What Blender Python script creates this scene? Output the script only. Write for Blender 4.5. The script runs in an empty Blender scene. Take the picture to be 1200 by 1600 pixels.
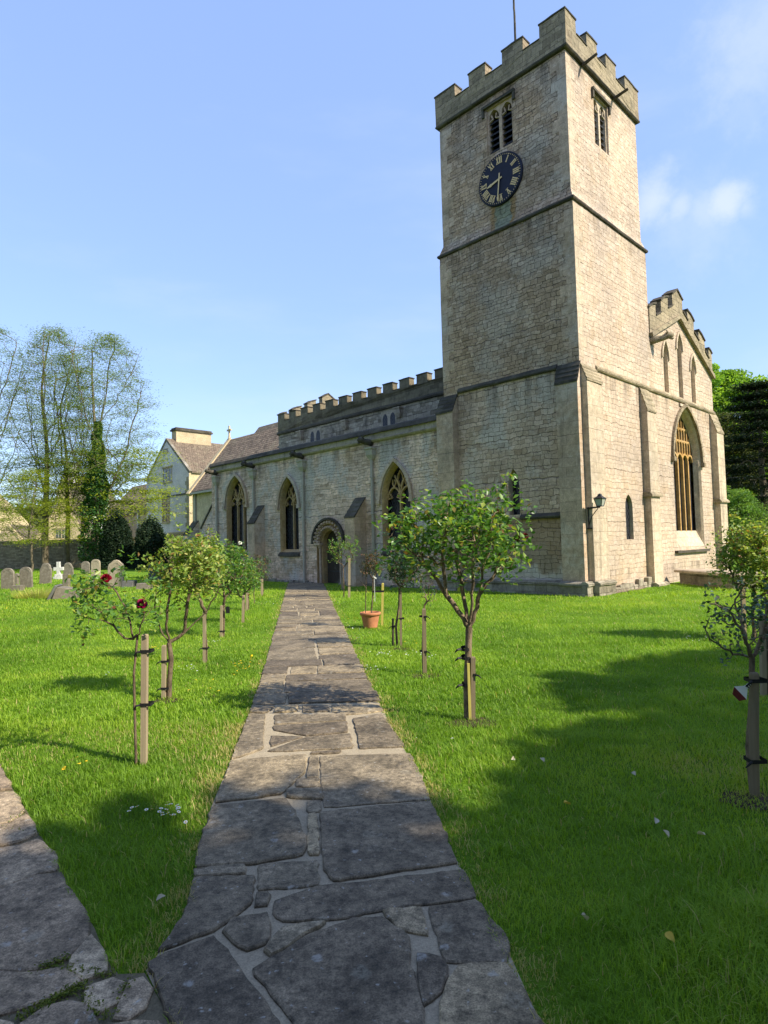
import bpy, bmesh, math, random
import numpy as np
from mathutils import Vector, Matrix, noise as mnoise
from mathutils.geometry import tessellate_polygon
random.seed(7)
RNG = np.random.default_rng(11)
PI = math.pi
S = bpy.context.scene
COL = S.collection

# ------------------------------------------------------------------ camera
F, PITCH, ROLL, H = 966.2, .0509, .0247, 1.66
PHI = .776
CX, CY = 5.867, 18.0
def cam_basis():
    f = np.array([0, math.cos(PITCH), math.sin(PITCH)]); r = np.array([1., 0, 0]); d = np.cross(f, r)
    c, s = math.cos(ROLL), math.sin(ROLL)
    return c*r + s*d, c*d - s*r, f
CR, CD, CF = cam_basis()
cam = bpy.data.objects.new('camera', bpy.data.cameras.new('camera')); COL.objects.link(cam)
m = Matrix.Identity(4)
for i in range(3):
    m[i][0] = CR[i]; m[i][1] = -CD[i]; m[i][2] = -CF[i]
m[2][3] = H
cam.matrix_world = m
cam.data.sensor_fit = 'HORIZONTAL'; cam.data.sensor_width = 36; cam.data.lens = 36*F/1200
cam.data.clip_start = .05; cam.data.clip_end = 3000
S.camera = cam
def ray(px, py): return CR*(px-600)/F + CD*(py-800)/F + CF
def gnd(px, py, h=0.):
    d = ray(px, py); k = (h-H)/d[2]; return np.array([d[0]*k, d[1]*k, h])
def at(px, py, Y):
    d = ray(px, py)*(1/ray(px, py)[1])*Y; return np.array([d[0], d[1], d[2]+H])
UV_ = np.array([-math.sin(PHI), math.cos(PHI), 0]); TV = np.array([math.cos(PHI), math.sin(PHI), 0])
C0 = np.array([CX, CY, 0.])
def nloc(px, py, o=0.):
    d = ray(px, py); c = C0 + TV*o - [0, 0, H]; k = (c@TV)/(d@TV); P = d*k - c
    return float(P@UV_), float((d*k)[2]+H)
def to_local(P): q = np.asarray(P) - C0; return q@TV, q@UV_

# ------------------------------------------------------------------ node helpers
class NT:
    def __init__(s, name):
        s.m = bpy.data.materials.new(name); s.m.use_nodes = True; s.t = s.m.node_tree
        s.t.nodes.clear(); s.out = s.t.nodes.new('ShaderNodeOutputMaterial')
    def n(s, typ, ins=None, **kw):
        nd = s.t.nodes.new(typ)
        for k, v in kw.items(): setattr(nd, k, v)
        for k, v in (ins or {}).items():
            sock = nd.inputs[k]
            if isinstance(v, bpy.types.NodeSocket): s.t.links.new(v, sock)
            else: sock.default_value = v
        return nd
    def math(s, op, a, b=0., c=None, clamp=False):
        nd = s.t.nodes.new('ShaderNodeMath'); nd.operation = op; nd.use_clamp = clamp
        for i, v in enumerate([a, b] + ([c] if c is not None else [])):
            if isinstance(v, bpy.types.NodeSocket): s.t.links.new(v, nd.inputs[i])
            else: nd.inputs[i].default_value = v
        return nd.outputs[0]
    def ramp(s, fac, stops, interp='LINEAR'):
        nd = s.t.nodes.new('ShaderNodeValToRGB'); s.t.links.new(fac, nd.inputs[0]); cr = nd.color_ramp; cr.interpolation = interp
        while len(cr.elements) < len(stops): cr.elements.new(.5)
        for e, (p, c) in zip(cr.elements, stops): e.position = p; e.color = (c[0], c[1], c[2], 1) if not isinstance(c, (int, float)) else (c, c, c, 1)
        return nd.outputs[0]
    def mix(s, fac, a, b, blend='MIX'):
        nd = s.t.nodes.new('ShaderNodeMix'); nd.data_type = 'RGBA'; nd.blend_type = blend
        for i, v in ((0, fac), (6, a), (7, b)):
            if isinstance(v, bpy.types.NodeSocket): s.t.links.new(v, nd.inputs[i])
            else: nd.inputs[i].default_value = v if i == 0 else (v[0], v[1], v[2], 1)
        return nd.outputs[2]
    def noise(s, vec, scale, detail=4., rough=.55, dims='3D'):
        nd = s.n('ShaderNodeTexNoise', {'Scale': scale, 'Detail': detail, 'Roughness': rough}, noise_dimensions=dims)
        if vec is not None: s.t.links.new(vec, nd.inputs['W' if dims == '1D' else 'Vector'])
        return nd.outputs[0]
    def sstep(s, x, a, b):
        nd = s.n('ShaderNodeMapRange', {'Value': x, 'From Min': a, 'From Max': b}, interpolation_type='SMOOTHSTEP'); return nd.outputs[0]
    def bsdf(s, col, rough=.9, bump=None, strength=.5, dist=.02, spec=.3, **ins):
        p = s.n('ShaderNodeBsdfPrincipled', {'Roughness': rough, 'Specular IOR Level': spec, **ins})
        if isinstance(col, bpy.types.NodeSocket): s.t.links.new(col, p.inputs['Base Color'])
        else: p.inputs['Base Color'].default_value = (*col, 1)
        if bump is not None:
            b = s.n('ShaderNodeBump', {'Strength': strength, 'Distance': dist, 'Height': bump}); s.t.links.new(b.outputs[0], p.inputs['Normal'])
        s.t.links.new(p.outputs[0], s.out.inputs[0]); return p

M = {}
def stone(name, h, w, cols, joint, jw=.012, bumpd=.03, stain=(.2, .18, .14), stain_amt=.35, lime=0., drip=.0, ochre=0., vary=1., low=None, pit=0., runs=(), copper=False):
    t = NT(name); tc = t.n('ShaderNodeTexCoord'); uv = tc.outputs['UV']; ob = tc.outputs['Object']
    wn = t.n('ShaderNodeTexNoise', {'Vector': ob, 'Scale': 2.6, 'Detail': 2.})
    wv = t.n('ShaderNodeVectorMath', {0: wn.outputs['Color'], 1: (.5, .5, .5)}, operation='SUBTRACT').outputs[0]
    wv = t.n('ShaderNodeVectorMath', {0: wv, 'Scale': .11*vary}, operation='SCALE').outputs[0]
    wn2 = t.n('ShaderNodeTexNoise', {'Vector': ob, 'Scale': 11., 'Detail': 2.})
    wv2 = t.n('ShaderNodeVectorMath', {0: wn2.outputs['Color'], 1: (.5, .5, .5)}, operation='SUBTRACT').outputs[0]
    wv2 = t.n('ShaderNodeVectorMath', {0: wv2, 'Scale': .045*vary}, operation='SCALE').outputs[0]
    p = t.n('ShaderNodeVectorMath', {0: uv, 1: wv}, operation='ADD').outputs[0]
    p = t.n('ShaderNodeVectorMath', {0: p, 1: wv2}, operation='ADD').outputs[0]
    sp = t.n('ShaderNodeSeparateXYZ', {0: p}); u, v = sp.outputs[0], sp.outputs[1]
    vv = t.math('DIVIDE', v, h)
    vn = t.noise(vv, .55, 1., .5, '1D')
    vv = t.math('ADD', vv, t.math('MULTIPLY', vn, 1.1))
    row = t.math('FLOOR', vv); fv = t.math('FRACT', vv)
    W = t.math('ADD', t.math('DIVIDE', u, w), t.math('MULTIPLY', row, 17.317))
    ve = t.n('ShaderNodeTexVoronoi', {'W': W, 'Scale': 1., 'Randomness': .85}, voronoi_dimensions='1D', feature='DISTANCE_TO_EDGE')
    vc = t.n('ShaderNodeTexVoronoi', {'W': W, 'Scale': 1., 'Randomness': .85}, voronoi_dimensions='1D', feature='F1')
    rnd = t.n('ShaderNodeSeparateColor', {0: vc.outputs['Color']}).outputs[0]
    rnd2 = t.n('ShaderNodeSeparateColor', {0: vc.outputs['Color']}).outputs[1]
    du = t.math('MULTIPLY', ve.outputs['Distance'], w)
    dv = t.math('MULTIPLY', t.math('MINIMUM', fv, t.math('SUBTRACT', 1., fv)), h)
    d = t.math('MINIMUM', du, dv)
    jn = t.noise(ob, 5., 3.)
    jwv = t.math('MULTIPLY', t.math('SUBTRACT', jn, .25), jw*2.6)
    jm = t.math('SUBTRACT', 1., t.n('ShaderNodeMapRange', {'Value': d, 'From Min': 0., 'From Max': t.math('MAXIMUM', jwv, .002)}, interpolation_type='SMOOTHSTEP').outputs[0])
    c = t.ramp(rnd, [(i/(len(cols)-1), cc) for i, cc in enumerate(cols)])
    fine = t.noise(ob, 38., 5., .7); med = t.noise(ob, 7., 5., .65); big = t.noise(ob, .55, 5., .6)
    c = t.mix(1., c, t.ramp(fine, [(.25, .62), (.75, 1.3)]), 'MULTIPLY')
    c = t.mix(1., c, t.ramp(med, [(.25, .7), (.75, 1.25)]), 'MULTIPLY')
    c = t.mix(1., c, t.ramp(t.noise(ob, .38, 4., .6), [(.3, (.74, .75, .78)), (.7, (1.2, 1.17, 1.1))]), 'MULTIPLY')
    if ochre: c = t.mix(t.math('MULTIPLY', t.sstep(t.noise(ob, .8, 4., .6), .5, .72), ochre), c, (.40, .25, .10))
    if lime: c = t.mix(t.math('MULTIPLY', t.sstep(t.math('ADD', big, t.math('MULTIPLY', med, .3)), .6, .78), lime), c, (.52, .50, .45))
    sn = t.noise(ob, 1.6, 6., .65)
    c = t.mix(t.math('MULTIPLY', t.sstep(sn, .5, .75), stain_amt), c, stain)
    c = t.mix(t.math('MULTIPLY', jm, t.math('ADD', .45, t.math('MULTIPLY', t.sstep(t.noise(ob, 2.2, 3.), .35, .6), .5))), c, joint)
    if pit:
        pn = t.noise(ob, 17., 6., .75); c = t.mix(t.math('MULTIPLY', t.sstep(pn, .53, .66), pit), c, joint)
        c = t.mix(t.math('MULTIPLY', t.math('SUBTRACT', 1., t.sstep(pn, .34, .45)), pit*.35), c, (.62, .57, .47))
    if drip:
        mp = t.n('ShaderNodeMapping', {'Vector': ob, 'Scale': (3.2, 3.2, .22)}).outputs[0]
        dn = t.noise(mp, 1., 4., .6)
        c = t.mix(t.math('MULTIPLY', t.sstep(dn, .56, .72), drip), c, (.045, .04, .034))
    if low:      # bare brown band above the plinth and pale limewash remains
        z = t.n('ShaderNodeSeparateXYZ', {0: ob}).outputs[2]
        zz = t.math('ADD', z, t.math('MULTIPLY', t.math('SUBTRACT', t.noise(ob, 1.1, 4.), .5), 1.6))
        band = t.math('MULTIPLY', t.sstep(zz, .75, 1.0), t.math('SUBTRACT', 1., t.sstep(z, 2.36, 2.40)))
        c = t.mix(t.math('MULTIPLY', band, .62), c, (.21, .13, .06))
        lo = t.math('SUBTRACT', 1., t.sstep(zz, .7, .95))
        c = t.mix(t.math('MULTIPLY', lo, .55), c, (.5, .47, .41))
        c = t.mix(t.math('MULTIPLY', jm, .5), c, joint)
    if runs:
        z = t.n('ShaderNodeSeparateXYZ', {0: ob}).outputs[2]; mp = t.n('ShaderNodeMapping', {'Vector': ob, 'Scale': (2.1, 2.1, .16)}).outputs[0]; rn = t.noise(mp, 1., 5., .65)
        for zt, ln, am in runs:
            f = t.math('MULTIPLY', t.sstep(z, zt-ln, zt-.05), t.math('LESS_THAN', z, zt)); c = t.mix(t.math('MULTIPLY', t.math('MULTIPLY', f, t.sstep(rn, .42, .66)), am), c, (.05, .043, .035))
    if copper:   # green copper run with rusty edges below the clock
        so_ = t.n('ShaderNodeSeparateXYZ', {0: ob}); wob = t.math('MULTIPLY', t.math('SUBTRACT', t.noise(ob, 4., 4.), .5), .35)
        e = t.math('ABSOLUTE', t.math('ADD', t.math('SUBTRACT', so_.outputs[1], 2.52), wob)); zin = t.math('MULTIPLY', t.math('GREATER_THAN', so_.outputs[2], 11.93), t.math('SUBTRACT', 1., t.sstep(so_.outputs[2], 12.75, 12.95)))
        gr = t.math('MULTIPLY', zin, t.math('SUBTRACT', 1., t.sstep(e, .26, .40))); ru = t.math('MULTIPLY', zin, t.math('MULTIPLY', t.sstep(e, .26, .36), t.math('SUBTRACT', 1., t.sstep(e, .40, .56))))
        c = t.mix(t.math('MULTIPLY', gr, .75), c, t.ramp(med, [(.3, (.12, .15, .10)), (.7, (.26, .30, .19))])); c = t.mix(t.math('MULTIPLY', ru, t.math('ADD', .2, t.math('MULTIPLY', sn, 1.))), c, (.27, .155, .045)); c = t.mix(t.math('MULTIPLY', jm, .5), c, joint)
    hgt = t.math('ADD', t.math('MULTIPLY', t.math('SUBTRACT', 1., jm), t.math('ADD', .55, t.math('MULTIPLY', rnd2, .55))), t.math('ADD', t.math('MULTIPLY', fine, .28), t.math('MULTIPLY', med, .5)))
    t.bsdf(c, .92, hgt, .9, bumpd, spec=.15)
    M[name] = t.m
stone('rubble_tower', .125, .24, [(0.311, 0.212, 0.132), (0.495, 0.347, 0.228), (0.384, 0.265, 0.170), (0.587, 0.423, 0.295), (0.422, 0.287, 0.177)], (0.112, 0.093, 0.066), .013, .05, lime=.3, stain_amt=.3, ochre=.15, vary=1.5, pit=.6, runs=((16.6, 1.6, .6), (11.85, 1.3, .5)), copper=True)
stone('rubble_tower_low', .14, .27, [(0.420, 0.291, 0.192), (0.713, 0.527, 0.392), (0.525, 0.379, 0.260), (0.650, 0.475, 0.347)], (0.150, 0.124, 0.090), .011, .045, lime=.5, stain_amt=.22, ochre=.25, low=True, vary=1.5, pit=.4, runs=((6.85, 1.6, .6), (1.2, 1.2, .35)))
stone('rubble_aisle', .115, .25, [(0.507, 0.357, 0.240), (0.918, 0.694, 0.531), (0.678, 0.496, 0.358), (0.822, 0.604, 0.444)], (0.143, 0.120, 0.090), .011, .045, lime=.75, stain_amt=.2, ochre=.6, vary=1.5, pit=.4, runs=((5.75, 1.3, .55), (1.0, 1.0, .35)))
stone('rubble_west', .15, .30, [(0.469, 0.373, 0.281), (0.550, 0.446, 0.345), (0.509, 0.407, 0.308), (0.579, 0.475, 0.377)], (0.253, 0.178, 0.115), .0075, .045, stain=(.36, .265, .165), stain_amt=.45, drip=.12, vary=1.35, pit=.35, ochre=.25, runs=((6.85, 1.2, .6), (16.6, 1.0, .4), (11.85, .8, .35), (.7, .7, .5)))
stone('rubble_clerestory', .16, .32, [(0.184, 0.157, 0.110), (0.414, 0.358, 0.275), (0.299, 0.258, 0.198), (0.483, 0.426, 0.330)], (.07, .06, .05), .014, .03, stain=(.05, .045, .038), stain_amt=.75, drip=.5)
stone('ashlar', .33, .55, [(0.475, 0.350, 0.243), (0.557, 0.413, 0.292), (0.508, 0.371, 0.258)], (.13, .11, .08), .005, .02, stain=(.17, .165, .12), stain_amt=.5, ochre=.4, lime=.4, vary=.5, drip=.25, pit=.3)
stone('ashlar_west', .34, .5, [(0.475, 0.394, 0.290), (0.541, 0.451, 0.340), (0.503, 0.413, 0.300)], (.28, .2, .13), .005, .02, stain=(.26, .215, .15), stain_amt=.45, vary=.5, drip=.4, pit=.3)
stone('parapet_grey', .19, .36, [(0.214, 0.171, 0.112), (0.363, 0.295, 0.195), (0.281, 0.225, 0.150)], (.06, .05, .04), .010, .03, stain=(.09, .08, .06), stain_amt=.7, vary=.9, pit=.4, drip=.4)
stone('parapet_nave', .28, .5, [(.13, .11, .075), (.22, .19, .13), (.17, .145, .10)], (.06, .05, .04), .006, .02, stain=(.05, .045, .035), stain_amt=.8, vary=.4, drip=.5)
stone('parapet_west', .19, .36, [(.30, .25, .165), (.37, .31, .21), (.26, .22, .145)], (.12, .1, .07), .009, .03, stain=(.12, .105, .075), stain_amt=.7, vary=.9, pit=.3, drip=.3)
stone('coping_dark', .3, .8, [(.055, .048, .038), (.105, .094, .073), (.07, .062, .05)], (.025, .022, .018), .005, .02, stain=(.20, .18, .13), stain_amt=.45, vary=.3)
stone('frieze_pale', .35, .9, [(0.325, 0.282, 0.216), (0.403, 0.348, 0.276), (0.364, 0.312, 0.234)], (.14, .13, .1), .005, .02, stain=(.10, .095, .08), stain_amt=.6, vary=.3, drip=.5)
stone('window_stone', .3, .4, [(0.432, 0.281, 0.123), (0.504, 0.352, 0.180), (0.456, 0.314, 0.147)], (.22, .15, .08), .004, .01, stain=(.30, .275, .22), stain_amt=.55, vary=.25)
stone('window_gold', .6, .9, [(.42, .25, .085), (.50, .32, .13), (.44, .27, .10)], (.35, .2, .07), .003, .01, stain=(.5, .42, .28), stain_amt=.5, vary=.2)
stone('plinth', .25, .5, [(.26, .23, .17), (.36, .33, .26), (.22, .19, .14)], (.07, .06, .045), .012, .03, stain=(.055, .05, .04), stain_amt=.85, vary=.6, drip=.3)
stone('wall_rubble_far', .16, .35, [(.18, .14, .085), (.34, .28, .18), (.25, .20, .13)], (.09, .075, .05), .02, .04, stain_amt=.5)
stone('house_cream', .3, .5, [(.52, .42, .26), (.56, .46, .30)], (.42, .33, .2), .005, .01, stain_amt=.25, vary=.4)
stone('house_white', .4, .6, [(.72, .68, .68), (.76, .72, .72)], (.68, .64, .63), .003, .01, stain=(.60, .56, .55), stain_amt=.5, vary=.3)
stone('tomb_stone', .9, 3., [(.33, .29, .21), (.40, .36, .27)], (.2, .17, .12), .003, .01, stain=(.13, .12, .09), stain_amt=.75, lime=.5, vary=.3)
stone('grave_grey', 3., 3., [(0.164, 0.144, 0.112), (0.217, 0.192, 0.150), (0.190, 0.166, 0.131)], (.25, .22, .17), .002, .01, stain=(.13, .12, .10), stain_amt=.6, vary=.2, lime=.35)
stone('grave_cream', 3., 3., [(0.375, 0.321, 0.230), (0.404, 0.350, 0.258)], (.5, .42, .3), .002, .01, stain=(.33, .29, .21), stain_amt=.5, vary=.2)
stone('grave_white', 3., 3., [(0.612, 0.603, 0.571), (0.646, 0.637, 0.605)], (.7, .7, .66), .002, .01, stain=(.5, .49, .45), stain_amt=.5, vary=.2)
stone('grave_dark', 3., 3., [(.11, .11, .105), (.16, .16, .15)], (.1, .1, .1), .002, .01, stain=(.2, .19, .17), stain_amt=.4, vary=.2)

def tiles(name, cols, h=.22, w=.28):
    t = NT(name); tc = t.n('ShaderNodeTexCoord'); uv = tc.outputs['UV']; ob = tc.outputs['Object']
    sp = t.n('ShaderNodeSeparateXYZ', {0: uv}); vv = t.math('DIVIDE', sp.outputs[1], h); row = t.math('FLOOR', vv); fv = t.math('FRACT', vv)
    W = t.math('ADD', t.math('DIVIDE', sp.outputs[0], w), t.math('MULTIPLY', row, 9.731))
    vc = t.n('ShaderNodeTexVoronoi', {'W': W, 'Scale': 1., 'Randomness': .7}, voronoi_dimensions='1D', feature='F1')
    ve = t.n('ShaderNodeTexVoronoi', {'W': W, 'Scale': 1., 'Randomness': .7}, voronoi_dimensions='1D', feature='DISTANCE_TO_EDGE')
    rnd = t.n('ShaderNodeSeparateColor', {0: vc.outputs['Color']}).outputs[0]
    c = t.ramp(rnd, [(i/(len(cols)-1), cc) for i, cc in enumerate(cols)])
    c = t.mix(1., c, t.ramp(t.noise(ob, 9., 5.), [(.3, .6), (.7, 1.3)]), 'MULTIPLY')
    c = t.mix(t.math('MULTIPLY', t.sstep(t.noise(ob, 1.3, 5.), .5, .7), .5), c, (.26, .23, .15))
    edge = t.math('MAXIMUM', t.math('SUBTRACT', 1., t.sstep(fv, 0., .14)), t.math('SUBTRACT', 1., t.sstep(ve.outputs['Distance'], 0., .06)))
    c = t.mix(t.math('MULTIPLY', edge, .8), c, (.03, .025, .02))
    hh = t.math('SUBTRACT', t.math('SUBTRACT', 1., fv), t.math('MULTIPLY', edge, .6))
    t.bsdf(c, .95, hh, 1., .05, spec=.1); M[name] = t.m
tiles('stone_tiles', [(.12, .095, .072), (.215, .165, .12), (.155, .122, .092), (.25, .195, .14)])
tiles('stone_tiles_old', [(.10, .085, .065), (.17, .14, .105), (.13, .11, .085)])

def plain(name, col, rough=.6, spec=.3, var=.25, scale=12., metallic=0., bump=.0):
    t = NT(name); ob = t.n('ShaderNodeTexCoord').outputs['Object']; n = t.noise(ob, scale, 5., .65)
    c = t.mix(1., (*col,), t.ramp(n, [(.25, 1-var), (.75, 1+var)]), 'MULTIPLY')
    t.bsdf(c, rough, n if bump else None, .6, bump or .01, spec, Metallic=metallic); M[name] = t.m
plain('pipe_paint', (.36, .325, .26), .55, .3, .2)
plain('iron_black', (.015, .015, .016), .45, .4)
plain('clock_blue', (.006, .008, .020), .5, .25, .5, 4.)
plain('gold_leaf', (.72, .50, .22), .4, .5, .15)
plain('rubber_black', (.012, .012, .013), .6, .3)
plain('terracotta', (.46, .19, .095), .85, .2, .2, 9., 0., .004)
plain('soil', (.06, .042, .028), 1., .1, .5, 25., 0., .02)
plain('white_plastic', (.75, .75, .73), .4, .4, .05)
plain('tag_red', (.13, .012, .018), .5, .4, .3)
plain('lantern_glass', (.35, .36, .33), .15, .5, .1)
plain('louvre_slate', (.035, .035, .04), .7, .2, .4)
plain('void_dark', (.006, .006, .008), .9, .1)
plain('window_frame_white', (.62, .60, .52), .5, .3, .1)
plain('lead_grey', (.13, .13, .135), .6, .3, .2)
def wood(name, a, b, scale=1.):
    t = NT(name); ob = t.n('ShaderNodeTexCoord').outputs['Object']
    mp = t.n('ShaderNodeMapping', {'Vector': ob, 'Scale': (40*scale, 40*scale, 2.2*scale)}).outputs[0]
    n = t.noise(mp, 1., 5., .6); g = t.noise(ob, 4., 4.)
    c = t.mix(n, a, b); c = t.mix(t.math('MULTIPLY', t.sstep(g, .5, .75), .5), c, (.16, .155, .12))
    t.bsdf(c, .85, n, .6, .006, .15); M[name] = t.m
wood('stake_wood', (.24, .19, .12), (.38, .31, .20)); wood('stake_old', (.15, .12, .075), (.26, .21, .13)); wood('stake_dark', (.06, .05, .04), (.12, .10, .075))
wood('bamboo', (.42, .36, .07), (.52, .46, .14)); wood('door_oak', (.035, .027, .02), (.075, .06, .045))
def bark(name, a, b, scale=18.):
    t = NT(name); ob = t.n('ShaderNodeTexCoord').outputs['Object']
    mp = t.n('ShaderNodeMapping', {'Vector': ob, 'Scale': (1, 1, .35)}).outputs[0]
    n = t.noise(mp, scale, 6., .7); v = t.n('ShaderNodeTexVoronoi', {'Vector': mp, 'Scale': scale*.8}).outputs[0]
    c = t.mix(t.sstep(n, .3, .7), a, b)
    t.bsdf(c, .95, t.math('ADD', n, t.math('MULTIPLY', v, .5)), .9, .35/scale, .1); M[name] = t.m
bark('rose_bark', (.055, .04, .028), (.20, .15, .10), 30.); bark('rose_bark_warm', (.085, .065, .045), (.29, .225, .15), 24.)
bark('tree_bark', (.085, .07, .05), (.19, .16, .11), 5.); bark('bark_dark', (.04, .034, .028), (.10, .085, .07), 4.); bark('ivy_bark', (.06, .05, .03), (.12, .1, .06), 6.)

def leafmat(name, stops, trans=.35, rough=.5, spec=.35, clump=None):
    t = NT(name); a = t.n('ShaderNodeAttribute', attribute_name='rnd').outputs['Fac']
    c = t.ramp(a, stops)
    if clump:
        n = t.noise(t.n('ShaderNodeTexCoord').outputs['Object'], clump, 3.)
        c = t.mix(1., c, t.ramp(n, [(.3, .62), (.7, 1.35)]), 'MULTIPLY')
    p = t.bsdf(c, rough, spec=spec)
    tr = t.n('ShaderNodeBsdfTranslucent'); c2 = t.mix(1., c, (1.25, 1.25, .55), 'MULTIPLY'); t.t.links.new(c2, tr.inputs[0])
    mx = t.n('ShaderNodeMixShader', {0: trans, 1: p.outputs[0], 2: tr.outputs[0]}); t.t.links.new(mx.outputs[0], t.out.inputs[0]); M[name] = t.m
leafmat('rose_leaf', [(0, (.05, .13, .024)), (.45, (.11, .24, .042)), (.75, (.20, .35, .06)), (.93, (.36, .41, .07)), (1, (.18, .055, .02))], .45, .38, .45)
leafmat('rose_leaf_yellow', [(0, (.10, .18, .035)), (.4, (.21, .32, .06)), (.75, (.37, .45, .10)), (.93, (.46, .44, .12)), (1, (.26, .09, .03))], .45, .45)
leafmat('rose_leaf_blue', [(0, (.03, .07, .03)), (.6, (.06, .12, .055)), (.9, (.14, .2, .13)), (1, (.16, .06, .03))], .3, .4)
leafmat('rose_leaf_bronze', [(0, (.03, .05, .02)), (.5, (.07, .09, .03)), (1, (.22, .08, .035))], .3, .45)
leafmat('petal_red', [(0, (.09, .001, .006)), (.6, (.22, .003, .016)), (1, (.32, .006, .035))], .15, .5, .2)
leafmat('petal_magenta', [(0, (.09, .001, .02)), (.6, (.27, .004, .06)), (1, (.38, .012, .10))], .15, .5, .2)
leafmat('petal_dead', [(0, (.06, .01, .01)), (1, (.2, .03, .03))], .15, .7, .1)
leafmat('spring_leaf', [(0, (.11, .17, .045)), (.5, (.19, .27, .07)), (1, (.29, .35, .10))], .5, .6, .15)
leafmat('spring_leaf_low', [(0, (.17, .23, .03)), (.5, (.29, .36, .045)), (1, (.42, .46, .08))], .5, .6, .15)
leafmat('ivy_leaf', [(0, (.02, .07, .016)), (.6, (.05, .14, .03)), (1, (.12, .24, .05))], .25, .35, .5)
leafmat('yew_leaf', [(0, (.006, .018, .008)), (.6, (.014, .034, .014)), (1, (.035, .055, .02))], .1, .6, .2)
leafmat('lime_leaf', [(0, (.12, .22, .03)), (.5, (.21, .36, .045)), (1, (.33, .48, .08))], .45, .5, .2, .25)
leafmat('cedar_leaf', [(0, (.008, .018, .012)), (.6, (.02, .035, .02)), (1, (.045, .06, .03))], .1, .7, .15, .3)
leafmat('shrub_leaf', [(0, (.07, .15, .025)), (.5, (.14, .26, .045)), (1, (.28, .40, .08))], .4, .5, .2, .5)
leafmat('wood_leaf', [(0, (.05, .065, .025)), (.6, (.09, .105, .035)), (1, (.15, .16, .05))], .3, .7, .1, .3)
leafmat('grass_blade', [(0, (.10, .21, .016)), (.4, (.215, .37, .026)), (.75, (.33, .46, .04)), (.9, (.43, .48, .08)), (1, (.50, .40, .19))], .45, .5, .25)
leafmat('moss', [(0, (.06, .1, .015)), (1, (.2, .22, .04))], .2, .8, .1)
leafmat('daisy_white', [(0, (.75, .75, .73)), (1, (.82, .82, .8))], .2, .6, .2)
leafmat('dandelion', [(0, (.65, .42, .01)), (1, (.75, .55, .02))], .1, .6, .2)
leafmat('dead_leaf', [(0, (.35, .30, .2)), (.5, (.5, .46, .36)), (1, (.55, .4, .06))], .15, .7, .1)

def glass_lattice(name, cell=.13, base=(.012, .013, .017)):
    t = NT(name); sp = t.n('ShaderNodeSeparateXYZ', {0: t.n('ShaderNodeTexCoord').outputs['UV']})
    u, v = t.math('DIVIDE', sp.outputs[0], cell), t.math('DIVIDE', sp.outputs[1], cell*1.5)
    a, b = t.math('ADD', u, v), t.math('SUBTRACT', u, v)
    da = t.math('ABSOLUTE', t.math('SUBTRACT', t.math('FRACT', a), .5)); db = t.math('ABSOLUTE', t.math('SUBTRACT', t.math('FRACT', b), .5))
    ln = t.math('GREATER_THAN', t.math('MAXIMUM', da, db), .44)
    idn = t.n('ShaderNodeTexWhiteNoise', {'Vector': t.n('ShaderNodeCombineXYZ', {0: t.math('FLOOR', a), 1: t.math('FLOOR', b)}).outputs[0]}).outputs[0]
    c = t.mix(1., base, t.ramp(idn, [(0, .5), (1, 1.9)]), 'MULTIPLY'); c = t.mix(ln, c, (.045, .046, .05))
    r = t.math('ADD', t.math('MULTIPLY', ln, .4), .22)
    p = t.bsdf(c, .25, t.math('ADD', ln, t.math('MULTIPLY', idn, .6)), .5, .01, .25); t.t.links.new(r, p.inputs['Roughness']); M[name] = t.m
glass_lattice('leaded_glass'); 
plain('pane_glass', (.05, .055, .06), .12, .5, .2)

def flag(name, warm):
    t = NT(name); ob = t.n('ShaderNodeTexCoord').outputs['Object']; a = t.n('ShaderNodeAttribute', attribute_name='rnd').outputs['Fac']
    base = [(0, (.105, .083, .056)), (.35, (.15, .12, .078)), (.7, (.185, .15, .097)), (1, (.25, .195, .115))] if not warm else [(0, (.18, .135, .088)), (.5, (.26, .195, .125)), (1, (.33, .255, .165))]
    c = t.ramp(a, base)
    n1 = t.noise(ob, 3.5, 6., .65); n2 = t.noise(ob, 26., 6., .7); n3 = t.noise(ob, 140., 4., .7)
    c = t.mix(1., c, t.ramp(n1, [(.3, .5), (.7, 1.6)]), 'MULTIPLY')
    c = t.mix(1., c, t.ramp(n2, [(.32, .38), (.68, 1.6)]), 'MULTIPLY')
    c = t.mix(1., c, t.ramp(n3, [(.32, .5), (.68, 1.5)]), 'MULTIPLY')
    # lichen discs: pale grey
    wv = t.n('ShaderNodeVectorMath', {0: ob, 1: t.n('ShaderNodeVectorMath', {0: t.n('ShaderNodeTexNoise', {'Vector': ob, 'Scale': 22., 'Detail': 3.}).outputs['Color'], 'Scale': .05}, operation='SCALE').outputs[0]}, operation='ADD').outputs[0]
    for sc, th, amt, col in ((7., .20, .55, (.36, .36, .33)), (24., .2, .6, (.40, .40, .37)), (4., .2, .35, (.27, .26, .2))):
        vo = t.n('ShaderNodeTexVoronoi', {'Vector': wv, 'Scale': sc}); sel = t.n('ShaderNodeSeparateColor', {0: vo.outputs['Color']}).outputs[0]
        on = t.math('MULTIPLY', t.math('GREATER_THAN', sel, .48), t.math('SUBTRACT', 1., t.sstep(vo.outputs['Distance'], th*.55, th)))
        on = t.math('MULTIPLY', on, t.sstep(n2, .38, .6))
        c = t.mix(t.math('MULTIPLY', on, amt), c, col)
    hh = t.math('ADD', t.math('MULTIPLY', n1, .8), t.math('ADD', t.math('MULTIPLY', n2, .5), t.math('MULTIPLY', n3, .12)))
    t.bsdf(c, .78, hh, .8, .014, .35); M[name] = t.m
flag('flagstone', False); flag('flagstone_warm', True)
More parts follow.
